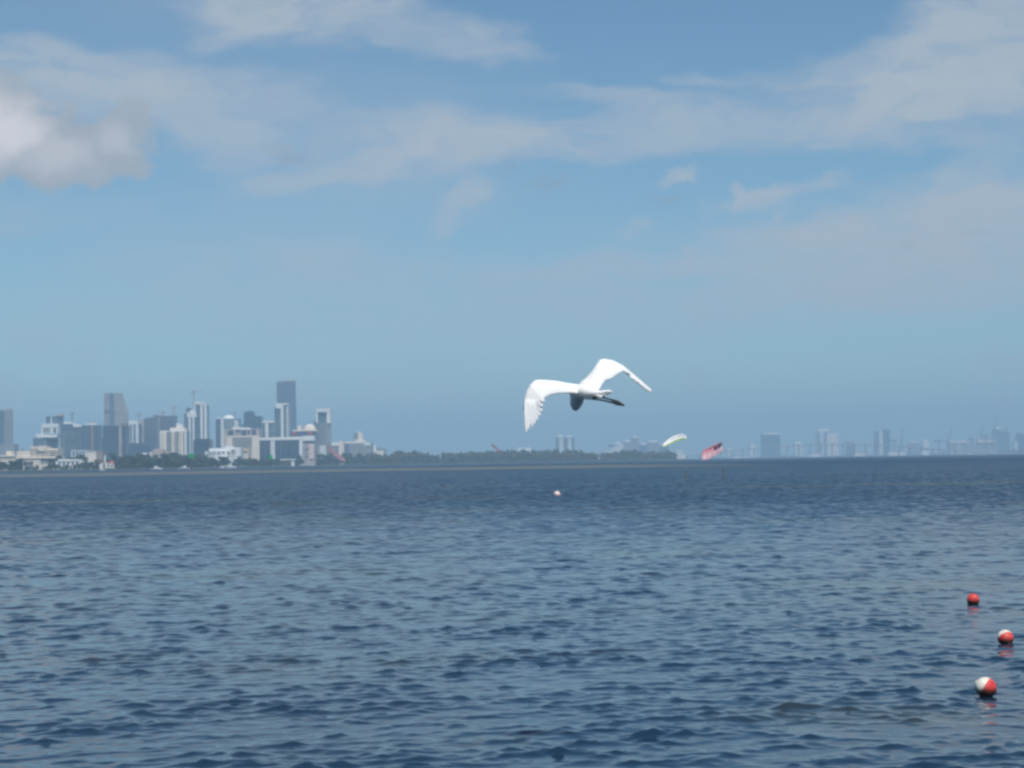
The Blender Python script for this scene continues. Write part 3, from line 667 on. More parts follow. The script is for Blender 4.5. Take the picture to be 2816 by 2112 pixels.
# --- low blocks to the right of the towers
q = b_('white_low_block', 'low white block with tan end wall right of the arch topped tower', 3000, 928)
q.tier('wall', 912, 934, 1219, None, GREYC, ('box', 24)); q.tier('white_storey', 911.5, 934, 1216, 1226, WHITE, ('box', 22), -1); q.tier('tan_end', 932, 945, 1213, None, CREAMP, ('box', 22), -2)
q = b_('grey_wide_block', 'wide grey block with dark left bay under a small roof tower', 3300, 984)
q.tier('wall', 946, 1024, 1219, None, GREYC, ('box', 28)); q.strip('dark_bay', 946, 961, 1220, 1256, GLASSB, .6); q.tier('roof', 945, 1005, 1214, 1219.2, CREAMP, ('box', 20), 3); q.tier('roof_house', 1004, 1018, 1217, 1225, WHITE, ('box', 10), -1); q.strip('pale_band', 985, 1001, 1222, 1228, WHITE, .8)
q.tier('roof_tower', 971, 982.6, 1191, 1214.3, GREYC, ('box', 12), 7); q.tier('roof_tower', 983, 996, 1186, 1214.4, CREAMP, ('box', 12), 6, topr=1191); q.tier('roof_ledge', 974, 1002, 1209, 1214.5, WHITE, ('box', 16), 4)
q = b_('stepped_white_villas', 'small white stepped roofs trailing off into the trees', 3500, 1045)
q.tier('wall', 1023, 1034, 1223, None, WHITE, ('box', 14)); q.tier('low_wall', 1034.4, 1062, 1235, None, GREYC, ('box', 20), 3); q.tier('roof', 1033, 1063, 1230, 1235.2, STEEL, ('box', 18), 3.4, topr=1236); q.tier('front_wing', 1030, 1055, 1240, None, CREAMP, ('box', 10), -6)

# --- hazy buildings behind and beyond the tree belt
q = b_('twin_column_tower', 'hazy blue tower with two pale columns behind the tree belt', 5600, 1554, 'tower')
q.tier('wall', 1529, 1580, 1203, None, GLASSB, ('box', 30)); q.strip('pale_column', 1538, 1550, 1206, None, WHITEW, 1.2); q.strip('pale_column', 1562, 1572, 1206, None, WHITEW, 1.2); q.tier('roof_block', 1534, 1549, 1195, 1203.2, WHITE, ('box', 16), 4); q.tier('roof_block', 1557, 1574, 1197, 1203.3, WHITE, ('box', 16), 4)
q = b_('white_hall', 'white low roofs peeking over the middle of the tree belt', 5200, 1440)
q.tier('wall', 1418, 1462, 1236, None, WHITE, ('box', 24)); q.tier('roof', 1425, 1440, 1231, 1236.2, WHITE, ('box', 20), 1); q.tier('roof', 1444, 1460, 1230, 1236.3, WHITE, ('box', 20), 2, topr=1233)
q = b_('hazy_ziggurat', 'pale stepped building rising to the right beyond the tree gap', 5300, 1678)
for a_, c_, t_ in ((1646, 1664, 1248), (1664.3, 1682, 1239), (1682.3, 1700, 1229), (1700.3, 1716, 1221)): q.tier('step', a_, c_, t_, None, WHITEW, ('box', 26))
q.tier('dark_storey', 1672, 1690, 1223, 1229, GLASSB, ('box', 14), 5); q.tier('roof_block', 1690, 1706, 1216, 1221, WHITE, ('box', 14), 6)
for n_, (a_, c_, t_, m_, lb) in enumerate([
    (1716, 1736, 1212, GREYC, 'hazy grey block with pale cap left of the white kite'), (1738, 1757, 1201, GREYC, 'highest hazy grey block with white top left of the white kite'),
    (1759, 1780, 1220, GLASSB, 'low bluish hazy block between two grey blocks'), (1782, 1812, 1213, GREYC, 'hazy grey block with flat white roof below the white kite'),
    (1814, 1838, 1222, GLASSB, 'bluish hazy block directly under the white kite')]):
    q = b_('hazy_block', lb, 5800 + 60 * n_, (a_ + c_) / 2, 'building'); q.tier('wall', a_, c_, t_ + 3, None, m_, ('box', 30)); q.tier('roof_block', a_ + 2, c_ - 3, t_ - 2, t_ + 3.2, WHITE, ('box', 20), 3); q.strip('pale_pier', a_ + 4, a_ + 9, t_ + 5, None, WHITEW, 1.)
q = b_('white_waterside_block', 'pale upright waterside block at the right end of the tree belt', 4400, 1866)
q.tier('wall', 1860, 1876, 1240, None, WHITEW, ('box', 20)); q.tier('low_wing', 1876.3, 1884, 1249, None, WHITE, ('box', 18), 1); q.tier('roof', 1859, 1877, 1237.5, 1240.2, WHITE, ('box', 21), -.6)
q = b_('shore_kiosk', 'tiny white kiosk in the trees below the white hall roofs', 3700, 1458, 'kiosk')
q.tier('wall', 1455, 1466, 1253, None, CREAMP, ('box', 8)); q.tier('roof', 1454, 1467, 1250, 1253.2, TANP, ('box', 9), -.5)
q = b_('shore_hut', 'tiny pale hut in the gap of the tree belt', 3400, 1218, 'hut')
q.tier('wall', 1211, 1220, 1258, None, GREYC, ('box', 8)); q.tier('low_wing', 1220.3, 1230, 1262, None, CREAMP, ('box', 8)); q.tier('roof_post', 1215, 1218, 1249, 1258.2, GREYC, ('box', 2), 2)
q = b_('solitary_blue_tower', 'solitary hazy blue slab tower above the bridge start', 7600, 2120, 'tower')
q.tier('wall', 2095, 2146, 1195, None, GLASSD, ('box', 40)); q.tier('roof', 2097, 2143, 1190, 1195.3, WHITE, ('box', 34), 2); q.strip('pale_edge', 2140, 2146, 1196, None, GREYC, 1.2)
q = b_('pale_green_twin_block', 'pale greenish twin block with lower right half above the bridge', 7800, 2278, 'building')
q.tier('wall', 2248, 2276, 1184, None, WHITEW, ('box', 40)); q.strip('glass_bay', 2266, 2275, 1188, None, GLASSG, 1.); q.strip('glass_bay', 2249, 2256, 1188, None, GLASSG, 1.); q.tier('lower_wall', 2276.4, 2306, 1195, None, CREAMP, ('box', 36), 4); q.tier('roof', 2252, 2283, 1178.5, 1184.3, WHITE, ('box', 30), 4); q.tier('roof', 2278, 2308, 1192, 1195.3, WHITE, ('box', 30), 5)
q = b_('narrow_twin_tower', 'narrow hazy tower with pale middle and dark blue right half', 7600, 2428, 'tower')
q.tier('wall', 2407, 2417.6, 1187, None, GLASSB, ('box', 30)); q.tier('pale_core', 2418, 2428, 1183, None, WHITEW, ('box', 30), -1); q.tier('dark_half', 2428.4, 2449, 1181, None, GLASSD, ('box', 36), 0)
q = b_('slanted_roof_tower', 'hazy blue tower with white slanting roof near the right edge', 7400, 2757, 'tower')
q.tier('wall', 2736, 2778, 1180, None, GLASSB, ('box', 40), topr=1189); q.tier('roof', 2740, 2777, 1172, 1181, WHITE, ('box', 34), 2, topr=1184); q.strip('dark_edge', 2736, 2743, 1183, None, GLASSD, 1.)
q = b_('edge_tower', 'hazy dark tower cut by the right edge', 7400, 2812, 'tower')
q.tier('wall', 2800, 2840, 1195, None, GLASSD, ('box', 40)); q.tier('pale_wing', 2790, 2799.6, 1214, None, WHITEW, ('box', 30), 2); q.tier('roof', 2803, 2836, 1191, 1195.3, GREYC, ('box', 30), 3)
q = b_('long_pale_terminal', 'long pale layered terminal below the port cranes', 7000, 2678, 'building')
q.tier('wall', 2612, 2744, 1224, None, GREYC, ('box', 40)); q.tier('upper_deck', 2612, 2660, 1212, 1224.3, CREAM, ('box', 30), 3); q.tier('upper_deck', 2690, 2738, 1206, 1224.4, CREAM, ('box', 30), 3); q.tier('deck_band', 2611, 2745, 1217, 1220, GREYC, ('box', 34), -1.5); q.tier('brown_pier', 2630, 2642, 1221, None, TANP, ('box', 10), -4); q.tier('low_wall', 2612, 2744, 1239, None, PINKISH, ('box', 6), -8)
for n_, (a_, c_, t_, m_, lb) in enumerate([
    (2000, 2014, 1234, WHITEW, 'small pale block just right of the flag kite'), (2064, 2078, 1223, WHITE, 'small white block left of the solitary blue tower'), (2186, 2206, 1217, WHITEW, 'faint pale block between solitary blue tower and twin block'),
    (2330, 2350, 1214, GLASSB, 'faint bluish block right of the twin block'), (2500, 2530, 1217, GREYC, 'faint grey block right of the first port crane'), (2538, 2556, 1213, WHITE, 'small white block midway between two port cranes')]):
    q = b_('hazy_low_block', lb, 7300 + 40 * n_, (a_ + c_) / 2); q.tier('wall', a_, c_, t_, None, m_, ('box', 30)); q.tier('roof_block', a_ + 3, c_ - 4, t_ - 2.5, t_ + .3, WHITE, ('box', 14), 6)
for n_, (a_, c_, t_, m_, lb) in enumerate([(2010, 2060, 1253, WHITE, 'low pale waterside shed under the start of the bridge'), (2222, 2262, 1246, WHITE, 'low white waterside shed left of the tall bridge piers'), (2350, 2384, 1243, CREAMP, 'low cream waterside shed under the bridge crest'), (2444, 2490, 1241, WHITE, 'low white waterside shed under the falling bridge ramp'), (2536, 2556, 1237, WHITE, 'small bright waterside shed near the right bridge end')]):
    q = b_('waterside_shed', lb, 6950 - 20 * n_, (a_ + c_) / 2, 'shed', None); q.tier('wall', a_, c_, t_, None, m_, ('box', 20)); q.tier('roof', a_ - 1, c_ + 1, t_ - 1.8, t_ + .3, GREYC, ('box', 22), -1)

# --- causeway bridge
def build_bridge():
    D = 5600; root = empty('causeway_bridge', (P(2300, 1250, D).x, D, 0), 'long concrete causeway bridge arching on many piers over the far water', 'bridge')
    bx0 = root.location.x
    prof = [(1880, 1256), (1960, 1246), (2040, 1237), (2120, 1229), (2200, 1224), (2260, 1221.5), (2340, 1221), (2400, 1222.5), (2470, 1227), (2540, 1232), (2620, 1238), (2700, 1243), (2790, 1247)]
    pts = [(P(a, c, D).x - bx0, P(a, c, D).z) for a, c in prof]
    def ribbon(name, y0, y1, zt, zb, m):
        V, Fc = [], []
        for x, z in pts: V += [(x, y0, z + zt), (x, y1, z + zt), (x, y1, z + zb), (x, y0, z + zb)]
        for i in range(len(pts) - 1):
            for s in range(4): Fc.append((i * 4 + s, i * 4 + (s + 1) % 4, i * 4 + 4 + (s + 1) % 4, i * 4 + 4 + s))
        Fc += [(0, 1, 2, 3), (len(V) - 1, len(V) - 2, len(V) - 3, len(V) - 4)]
        return meshobj(name, V, Fc, m, root)
    ribbon('deck', -9, 9, 0, -2.6, CONC); ribbon('parapet', -9.4, -9.05, 1.1, -.4, CONC); ribbon('parapet', 9.05, 9.4, 1.1, -.4, CONC)
    xs = np.linspace(pts[0][0] + 12, pts[-1][0] - 12, 30); px_ = [p[0] for p in pts]; pz_ = [p[1] for p in pts]
    for x in xs:
        z = float(np.interp(x, px_, pz_)) - 2.5
        if z < 1: continue
        meshobj('pier', *join(bx(x - 1.2, x + 1.2, -6.5, -4, -1, z - 1.4), bx(x - 1.2, x + 1.2, 4, 6.5, -1, z - 1.4), bx(x - 1.6, x + 1.6, -8, 8, z - 1.4, z)), CONC, root)
build_bridge()

# --- port gantry cranes with raised booms
def port_crane(pxb, ytop, ybody, bl, br, D, label):
    q = B('port_crane', label, 'crane', D, (bl + br) / 2, 'port cranes with raised booms')
    zb = q.Z(ybody, pxb); x0, x1 = q.X(bl, ybody), q.X(br, ybody); zt = q.Z(ytop, pxb); xb = q.X(pxb, ytop)
    for x in (x0 + .35 * (x1 - x0), x1 - 2):
        for y in (-9, 9): q.part('leg', bx(x - 1.3, x + 1.3, y - 1.3, y + 1.3, -.5, zb), PORTB)
    q.part('beam', join(bx(x0, x1, -3, -1, zb - 2, zb + 2.2), bx(x0, x1, 1, 3, zb - 2, zb + 2.2)), PORTB)
    q.part('machine_house', bx(x0 + 3, x0 + .45 * (x1 - x0), -4, 4, zb + 2.3, zb + 7), GREYC)
    q.part('frame', tube([(x1 - 3, 0, zb), (x1 - 5, 0, zb + (zt - zb) * .62)], 1.1, 6), PORTB)
    q.part('boom', join(tube([(x1, -1.8, zb), (xb, -1.8, zt)], [1.6, 1.1], 6), tube([(x1, 1.8, zb), (xb, 1.8, zt)], [1.6, 1.1], 6)), PORTB)
    q.part('stay', tube([(x1 - 5, 0, zb + (zt - zb) * .62), ((x1 + xb) / 2, 0, (zb + zt) / 2 + 2)], .5, 4), PORTB)
port_crane(2485, 1178, 1213, 2448, 2481, 7200, 'port crane with raised boom right of the narrow twin tower')
port_crane(2619, 1176, 1213, 2568, 2608, 7200, 'port crane with raised boom at the left end of the pale terminal')
port_crane(2704, 1169, 1209, 2660, 2696, 7100, 'port crane with raised boom over the middle of the pale terminal')
port_crane(2740, 1149, 1200, 2700, 2733, 7000, 'tallest port crane boom beside the slanted roof tower')

# ------------------------------------------------------------------ trees
def leaf_quads(centres, radii, n, size, seed):
    g_ = np.random.default_rng(seed); C = np.asarray(centres, float); Rr = np.asarray(radii, float)
    w = (Rr[:, 0] * Rr[:, 2]); idx = g_.choice(len(C), n, p=w / w.sum())
    d = g_.normal(size=(n, 3)); d /= np.linalg.norm(d, axis=1)[:, None]
    rad = g_.uniform(.55, 1.08, n)[:, None]
    c_ = C[idx] + d * rad * Rr[idx]
    nrm = d + g_.normal(0, .55, (n, 3)); nrm /= np.linalg.norm(nrm, axis=1)[:, None]
    t = np.cross(nrm, g_.normal(size=(n, 3))); t /= np.linalg.norm(t, axis=1)[:, None]; bt = np.cross(nrm, t)
    s = (size * g_.uniform(.6, 1.4, n))[:, None]
    V = np.stack([c_ - t * s, c_ - bt * s * .7, c_ + t * s, c_ + bt * s * .7], 1).reshape(-1, 3)
    F_ = np.arange(4 * n).reshape(-1, 4)
    return V, F_
def make_tree(seed, h, m):
    g_ = random.Random(seed); root = bpy.data.objects.new('tree', None); COL.objects.link(root)
    lean = g_.uniform(-.06, .06) * h
    tv = [tube([(0, 0, -.5), (lean * .4, 0, h * .3), (lean, 0, h * .72)], [.035 * h, .026 * h, .01 * h], 7)]
    cs, rs = [], []
    for k_ in range(12):
        a = g_.uniform(0, 6.28); rr = g_.uniform(.05, .33) * h; zz = g_.uniform(.14, .86) * h
        c_ = (lean + rr * math.cos(a), rr * math.sin(a), zz); s_ = g_.uniform(.12, .24) * h * (1.15 - .5 * zz / h)
        cs.append(c_); rs.append((s_, s_, s_ * .8))
        if k_ < 5: tv.append(tube([(lean * .5, 0, h * .34), ((lean + c_[0]) / 2, c_[1] / 2, (h * .4 + zz) / 2), c_], [.016 * h, .011 * h, .005 * h], 5))
    meshobj('trunk', *join(*tv), TRUNK, root)
    V, F_ = leaf_quads(cs, rs, 640, .06 * h, seed)
    meshobj('crown', V, [tuple(f) for f in F_], m, root)
    return root
protos = [make_tree(31 + k_, h, LEAF) for k_, h in enumerate((9, 10.5, 8, 12, 7))]
used = [False] * len(protos)
def plant(px, D, sc, label, group):
    k_ = random.randrange(len(protos)); src = protos[k_]
    if not used[k_]: r_ = src; used[k_] = True
    else:
        r_ = src.copy(); COL.objects.link(r_)
        for ch in list(src.children):
            c_ = ch.copy(); COL.objects.link(c_); c_.parent = r_
    p = P(px, horizon(px), D); r_.location = (p.x, p.y, 1.1); r_.rotation_euler = (0, 0, random.uniform(0, 6.28)); r_.scale = (sc * random.uniform(.95, 1.35),) * 2 + (sc,)
    tag(r_, label, 'tree', group)
def shoreD(px):
    return float(np.interp(px, [-900, 0, 300, 600, 850, 1000, 1250, 1600, 1890], [1650, 1800, 1850, 2050, 2500, 2750, 2900, 3050, 3200]))
def row(p0, p1, n, off, sc, label, group):
    for k_ in range(n):
        px = p0 + (p1 - p0) * (k_ + random.uniform(.1, .9)) / n
        plant(px, shoreD(px) + off + random.uniform(0, 30), sc * random.uniform(.8, 1.2), label, group)
row(-10, 60, 10, 20, 1.0, 'dark green tree in the clump before the cream annex', 'trees before the cream annex')
row(60, 150, 7, 20, .55, 'dark green tree before the cream condominium', 'trees before the cream condominium')
row(150, 270, 14, 18, .72, 'low dark tree along the shore below the blue towers', 'trees below the blue towers')
row(150, 275, 14, 130, 1.3, 'taller dark tree behind the long white building', 'trees behind the long white building')
row(318, 420, 20, 20, 1.25, 'dark tree in the shore grove below the unfinished towers', 'trees below the unfinished towers')
row(300, 420, 16, 120, 1.5, 'taller dark tree at the back of the shore grove', 'back of the shore grove')
row(420, 560, 24, 25, 1.35, 'dark tree in the shore grove below the cream striped condominium', 'trees below the cream striped condominium')
row(420, 560, 16, 110, 1.5, 'taller dark tree at the foot of the navy cube', 'trees at the foot of the navy cube')
row(556, 620, 12, 20, 1.15, 'dark tree below the white terraced hotel', 'trees below the white terraced hotel')
row(640, 760, 16, 20, 1.0, 'low tree before the pinkish office and long office slab', 'trees before the offices')
row(760, 880, 14, 20, 1.1, 'low tree before the pink and white block', 'trees before the pink and white block')
row(870, 1010, 18, 20, 1.5, 'tree at the foot of the wide grey block', 'trees at the foot of the wide grey block')
# the long belt beyond: one mass of foliage with its own ragged top
def belt(name, p0, p1, label, topfn, n, seed, dback=60):
    g_ = np.random.default_rng(seed); cs, rs, tv = [], [], []
    step = 5.5; px = p0
    while px < p1:
        for row_ in range(3):
            D = shoreD(px) + 25 + row_ * dback; p = P(px + g_.uniform(-3, 3), horizon(px), D)
            top = (horizon(px) - topfn(px)) / F * D + CAM_H
            top *= g_.uniform(.84, 1.06) * (.8 + .1 * row_)
            wdt = step / F * D * g_.uniform(.75, 1.25)
            for zf in (.22, .45, .68, .86):
                s_ = wdt * (1.15 - .55 * zf)
                cs.append((p.x + g_.normal(0, 1.3), p.y + g_.normal(0, 4), top * zf)); rs.append((s_, s_, top * .17))
            tv.append(tube([(p.x, p.y, .5), (p.x, p.y, top * .8)], [.4, .15], 5))
        px += step * g_.uniform(.7, 1.3)
    root = empty(name, (0, 0, 0)); tag(root, label, 'treeline', kind='stuff')
    V, F_ = leaf_quads(cs, rs, n, 1.5, seed)
    o = meshobj('foliage', V, [tuple(f) for f in F_], LEAFP, root); o['kind'] = 'stuff'
    o = meshobj('trunks', *join(*tv), TRUNK, root); o['kind'] = 'stuff'
belt('treeline', 1003, 1209, 'ragged belt of grey green trees right of the low grey block', lambda x: 1246 + 3 * math.sin(x * .09) + 3 * math.sin(x * .037 + 1) - (6 if 1120 < x < 1150 else 0), 14000, 5)
belt('treeline', 1217, 1648, 'long even belt of grey green trees along the middle of the far shore', lambda x: float(np.interp(x, [1222, 1300, 1350, 1500, 1580, 1600, 1620, 1648], [1243, 1242, 1239, 1237, 1236, 1238, 1245, 1247])) + 1.2 * math.sin(x * .2), 30000, 6)
belt('treeline', 1655, 1858, 'hazy tree belt below the distant grey blocks left of the white kite', lambda x: float(np.interp(x, [1655, 1690, 1725, 1760, 1800, 1840, 1858], [1246, 1243, 1235, 1240, 1244, 1239, 1244])) + 2 * math.sin(x * .15), 13000, 8)
def scrub():
    cs, rs = [], []
    g_ = np.random.default_rng(77)
    for px in np.arange(1925, 2830, 6.):
        D = 7050; p = P(px, horizon(px), D); h = (5 + 3 * math.sin(px * .03)) * g_.uniform(.6, 1.3) + (9 if px > 2745 else 0)
        cs.append((p.x, p.y, h * .5)); rs.append((7, 6, h * .6))
    V, F_ = leaf_quads(cs, rs, 7000, 1.6, 9)
    o = meshobj('scrub', V, [tuple(f) for f in F_], LEAFP); tag(o, 'low hazy scrub along the far shore under the bridge', 'scrub', kind='stuff')
scrub()

# ------------------------------------------------------------------ boats
def boat(px, D, ln, label, heading=0, tall=1.0):
    p = P(px, horizon(px), D); root = empty('motor_boat', (p.x, p.y, 0), label, 'boat', 'white boats along the left shore', (0, 0, heading))
    V, Fc = [], []; n = 9
    for i in range(n):
        t = i / (n - 1); x = (t - .5) * ln; bw = .16 * ln * (1 - max(0, (t - .55) / .45) ** 2.2) ** .8 if t < 1 else .01 * ln
        fb = (.09 + .05 * t * t) * ln
        V += [(x, -bw, fb), (x - .02 * ln * (1 - t), -bw * .7, -.2), (x, 0, -.35), (x - .02 * ln * (1 - t), bw * .7, -.2), (x, bw, fb)]
    for i in range(n - 1):
        for s in range(4): Fc.append((i * 5 + s, i * 5 + s + 1, i * 5 + 6 + s, i * 5 + 5 + s))
        Fc.append((i * 5, i * 5 + 5, i * 5 + 9, i * 5 + 4))
    Fc.append((4, 3, 2, 1, 0))
    meshobj('hull', V, Fc, HULL, root)
    z = .10 * ln
    cab = meshobj('cabin', *prism([(-.2 * ln, -.11 * ln), (.18 * ln, -.1 * ln), (.24 * ln, 0), (.18 * ln, .1 * ln), (-.2 * ln, .11 * ln)], z, z + .13 * ln * tall), HULL, root)
    meshobj('window', *bx(-.15 * ln, .15 * ln, -.113 * ln, .113 * ln, z + .06 * ln * tall, z + .1 * ln * tall), DARKP, cab)
    meshobj('flybridge', *bx(-.16 * ln, .06 * ln, -.08 * ln, .08 * ln, z + .13 * ln * tall + .01, z + .2 * ln * tall), HULL, root)
    meshobj('mast', *tube([(-.05 * ln, 0, z + .2 * ln * tall), (-.06 * ln, 0, z + .36 * ln * tall)], .06, 5), STEEL, root)
boat(430, 1690, 10.5, 'white motor boat off the shore grove left of the green marker', .2)
boat(506, 1720, 10.0, 'white motor boat close to the left side of the green marker', 2.9)
boat(636, 1850, 10.0, 'white motor boat below the white terraced hotel', .5)
boat(608, 1880, 8.0, 'small white boat moored left of the hotel boat', 2.6)
boat(280, 1700, 5.5, 'small white boat below the red roofed cottage', .3)
q = b_('boat_dock_shed', 'pale open dock shed on posts before the long office slab', 2250, 790, 'shed')
q.tier('roof', 770, 812, 1262, 1265, WHITE, ('box', 10)); q.tier('end_wall', 801, 809, 1265.2, None, WHITE, ('box', 8), 1)
for k_ in (772, 780, 788, 796): q.mast(k_, 1265, 1283, .5, CONC, 'post', 1)

# ------------------------------------------------------------------ channel markers and pilings
def marker(px, py_c, D, label, w_px):
    c_ = P(px, py_c, D); root = empty('channel_marker', (c_.x, c_.y, 0), label, 'channel marker', 'green channel markers')
    s_ = w_px / F * D / 2
    meshobj('post', *tube([(0, 0, -1), (0, 0, c_.z + s_)], [.42, .34], 10), PILE, root)
    meshobj('brace', *tube([(0, -.4, c_.z - s_ - .2), (0, -.4, c_.z - s_ + .2)], .5, 10), STEEL, root)
    meshobj('board', *bx(-s_, s_, -.55, -.45, c_.z - s_, c_.z + s_), GREENB, root)
    meshobj('board', *bx(-.44 + 0, .44, -.46, -.4, c_.z + s_, c_.z + s_ + .25), STEEL, root)
marker(527, 1254, 1000, 'green square channel marker on a post below the cream striped condominium', 12)
marker(745, 1257, 1250, 'smaller green channel marker on a post before the long office slab', 10)
def piling(px, ytop, ybase, label, D):
    c_ = P(px, ybase, D); z = P(px, ytop, D).z; root = empty('piling', (c_.x, c_.y, 0), label, 'piling', 'dark pilings in the water')
    meshobj('post', *tube([(0, 0, -1), (.02, 0, z * .6), (.05, 0, z)], [.085, .08, .07], 9), PILE, root)
    meshobj('cap', *tube([(.05, 0, z + .003), (.05, 0, z + .1)], [.085, .03], 9), STEEL, root)
piling(1887, 1293, 1318, 'short dark piling standing in the water below the white kite', 215)
piling(1990, 1286, 1317, 'taller dark piling standing in the water below the flag kite', 215)

# ------------------------------------------------------------------ kites
def sheet(pts_rows, thick=.03):
    """rows of 3-D points -> thin closed cloth"""
    n, m_ = len(pts_rows), len(pts_rows[0]); V = [p for r_ in pts_rows for p in r_] + [Vector(p) + Vector((0, thick, 0)) for r_ in pts_rows for p in r_]
    Fc = []; o_ = n * m_
    for i in range(n - 1):
        for j in range(m_ - 1):
            a = i * m_ + j; Fc += [(a, a + 1, a + m_ + 1, a + m_), (o_ + a + m_, o_ + a + m_ + 1, o_ + a + 1, o_ + a)]
    for i in range(n - 1):
        a = i * m_; Fc.append((a, a + m_, o_ + a + m_, o_ + a)); a += m_ - 1; Fc.append((a + m_, a, o_ + a, o_ + a + m_))
    for j in range(m_ - 1):
        Fc.append((j + 1, j, o_ + j, o_ + j + 1)); a = (n - 1) * m_ + j; Fc.append((a, a + 1, o_ + a + 1, o_ + a))
    return V, Fc
KW = mat('white_kite_cloth', (.82, .81, .80), .6, .03, 1.0); KG = mat('green_kite_cloth', (.34, .50, .06), .6, .05, 1.0)
KRD = mat('dull_red_kite_cloth', (.24, .09, .11), .7, .1, 1.0); KR = mat('red_kite_cloth', (.50, .08, .11), .6, .06, 1.0); KP = mat('pale_kite_cloth', (.62, .47, .50), .6, .05, 1.0); KN = mat('navy_kite_cloth', (.03, .04, .08), .6, .1, 1.0)
def kite(name, label, D, top, bands, bulge, taper=1., group='kites low over the far water'):
    """top: px points along the upper edge; bands: list of (name, from, to, material) in px below it; bulge: m the middle bows away"""
    c0 = P(*top[len(top) // 2], D); root = empty(name, c0, label, 'kite', group)
    n = 13; tx = np.linspace(0, 1, len(top)); ts = np.linspace(0, 1, n)
    ux = np.interp(ts, tx, [p[0] for p in top]); uy = np.interp(ts, tx, [p[1] for p in top])
    if len(top) > 3:
        co = np.polyfit(tx, [p[1] for p in top], 3); uy = np.polyval(co, ts)
    def pt(i, dy_, dd):
        w = 1 - (2 * ts[i] - 1) ** 2
        return P(ux[i], uy[i] + dy_, D + bulge * w - dd) - c0
    for bname, f0, f1, m_, t0, t1 in bands:
        ii = [i for i in range(n) if t0 - 1e-6 <= ts[i] <= t1 + 1e-6]
        ends = lambda i: 1 - taper + taper * (.55 + .45 * min(1, 3.2 * min(ts[i], 1 - ts[i]) + .15))
        rows = [[pt(i, (f0 + (f1 - f0) * s_) * ends(i), (f0 + (f1 - f0) * s_) * D / F * .55) for i in ii] for s_ in (0, .33, .67, 1)]
        meshobj(bname, *sheet(rows), m_, root, True)
    le = meshobj('leading_edge', *tube([pt(i, 0, 0) for i in range(n)], [.06 + .22 * (1 - abs(2 * t - 1) ** 2) for t in ts], 8), bands[0][3], root, True)
    for i in (3, 6, 9):
        fmax = max(b_2[2] for b_2 in bands)
        meshobj('strut', *tube([pt(i, 0, .05), pt(i, fmax * .5, fmax * .5 * D / F * .55 + .06), pt(i, fmax * .92, fmax * .9 * D / F * .55 + .05)], [.1, .08, .05], 6), bands[0][3], root, True)
    return root
kite('kite', 'bright white curved kite with green lower edge low over the water', 420,
     [(1823, 1222), (1836, 1212.5), (1850, 1204.5), (1866, 1198.5), (1878, 1196.5), (1887, 1200)],
     [('white_canopy', 0, 9.5, KW, 0, 1), ('green_canopy', 9.6, 13.5, KG, 0, 1)], 1.3)
fk = kite('kite', 'red and white striped kite with dark blue corner right of the white kite', 620,
     [(1931, 1242), (1945, 1236), (1958, 1230), (1972, 1223), (1986, 1215)],
     [('red_stripe', 0, 3.4, KR, 0, .59), ('dark_corner', 0, 13, KN, .583, 1), ('pale_stripe', 3.5, 4.6, KP, 0, .585), ('red_stripe', 4.7, 8, KR, 0, .585), ('pale_stripe', 8.1, 10, KP, 0, .585), ('red_stripe', 10.1, 12.5, KR, 0, .585), ('pale_stripe', 13.1, 17, KP, 0, 1),
      ('red_stripe', 17.1, 18.6, KR, 0, 1), ('pale_stripe', 18.7, 22, KP, 0, 1), ('red_stripe', 22.1, 23.4, KR, 0, 1), ('pale_stripe', 23.5, 26, KP, 0, 1), ('red_stripe', 26.1, 27.5, KR, 0, 1)], .8, .35)
kite('kite', 'small distant kite with dark tip and red body over the tree belt', 1400,
     [(1350, 1221), (1357, 1223), (1364, 1230), (1370, 1236), (1376, 1240)], [('dark_tip', 0, 7, STEEL, 0, .34), ('red_canopy', 0, 7, KRD, .33, 1)], 1.5)
kite('kite', 'long slanting dull red kite before the arch topped tower', 2500,
     [(899, 1222), (908, 1230), (920, 1240), (934, 1252), (950, 1262)], [('red_canopy', 0, 15, mat('dull_red_kite_cloth', (.24, .09, .11), .7, .1, 1.0), 0, 1)], 2.0)

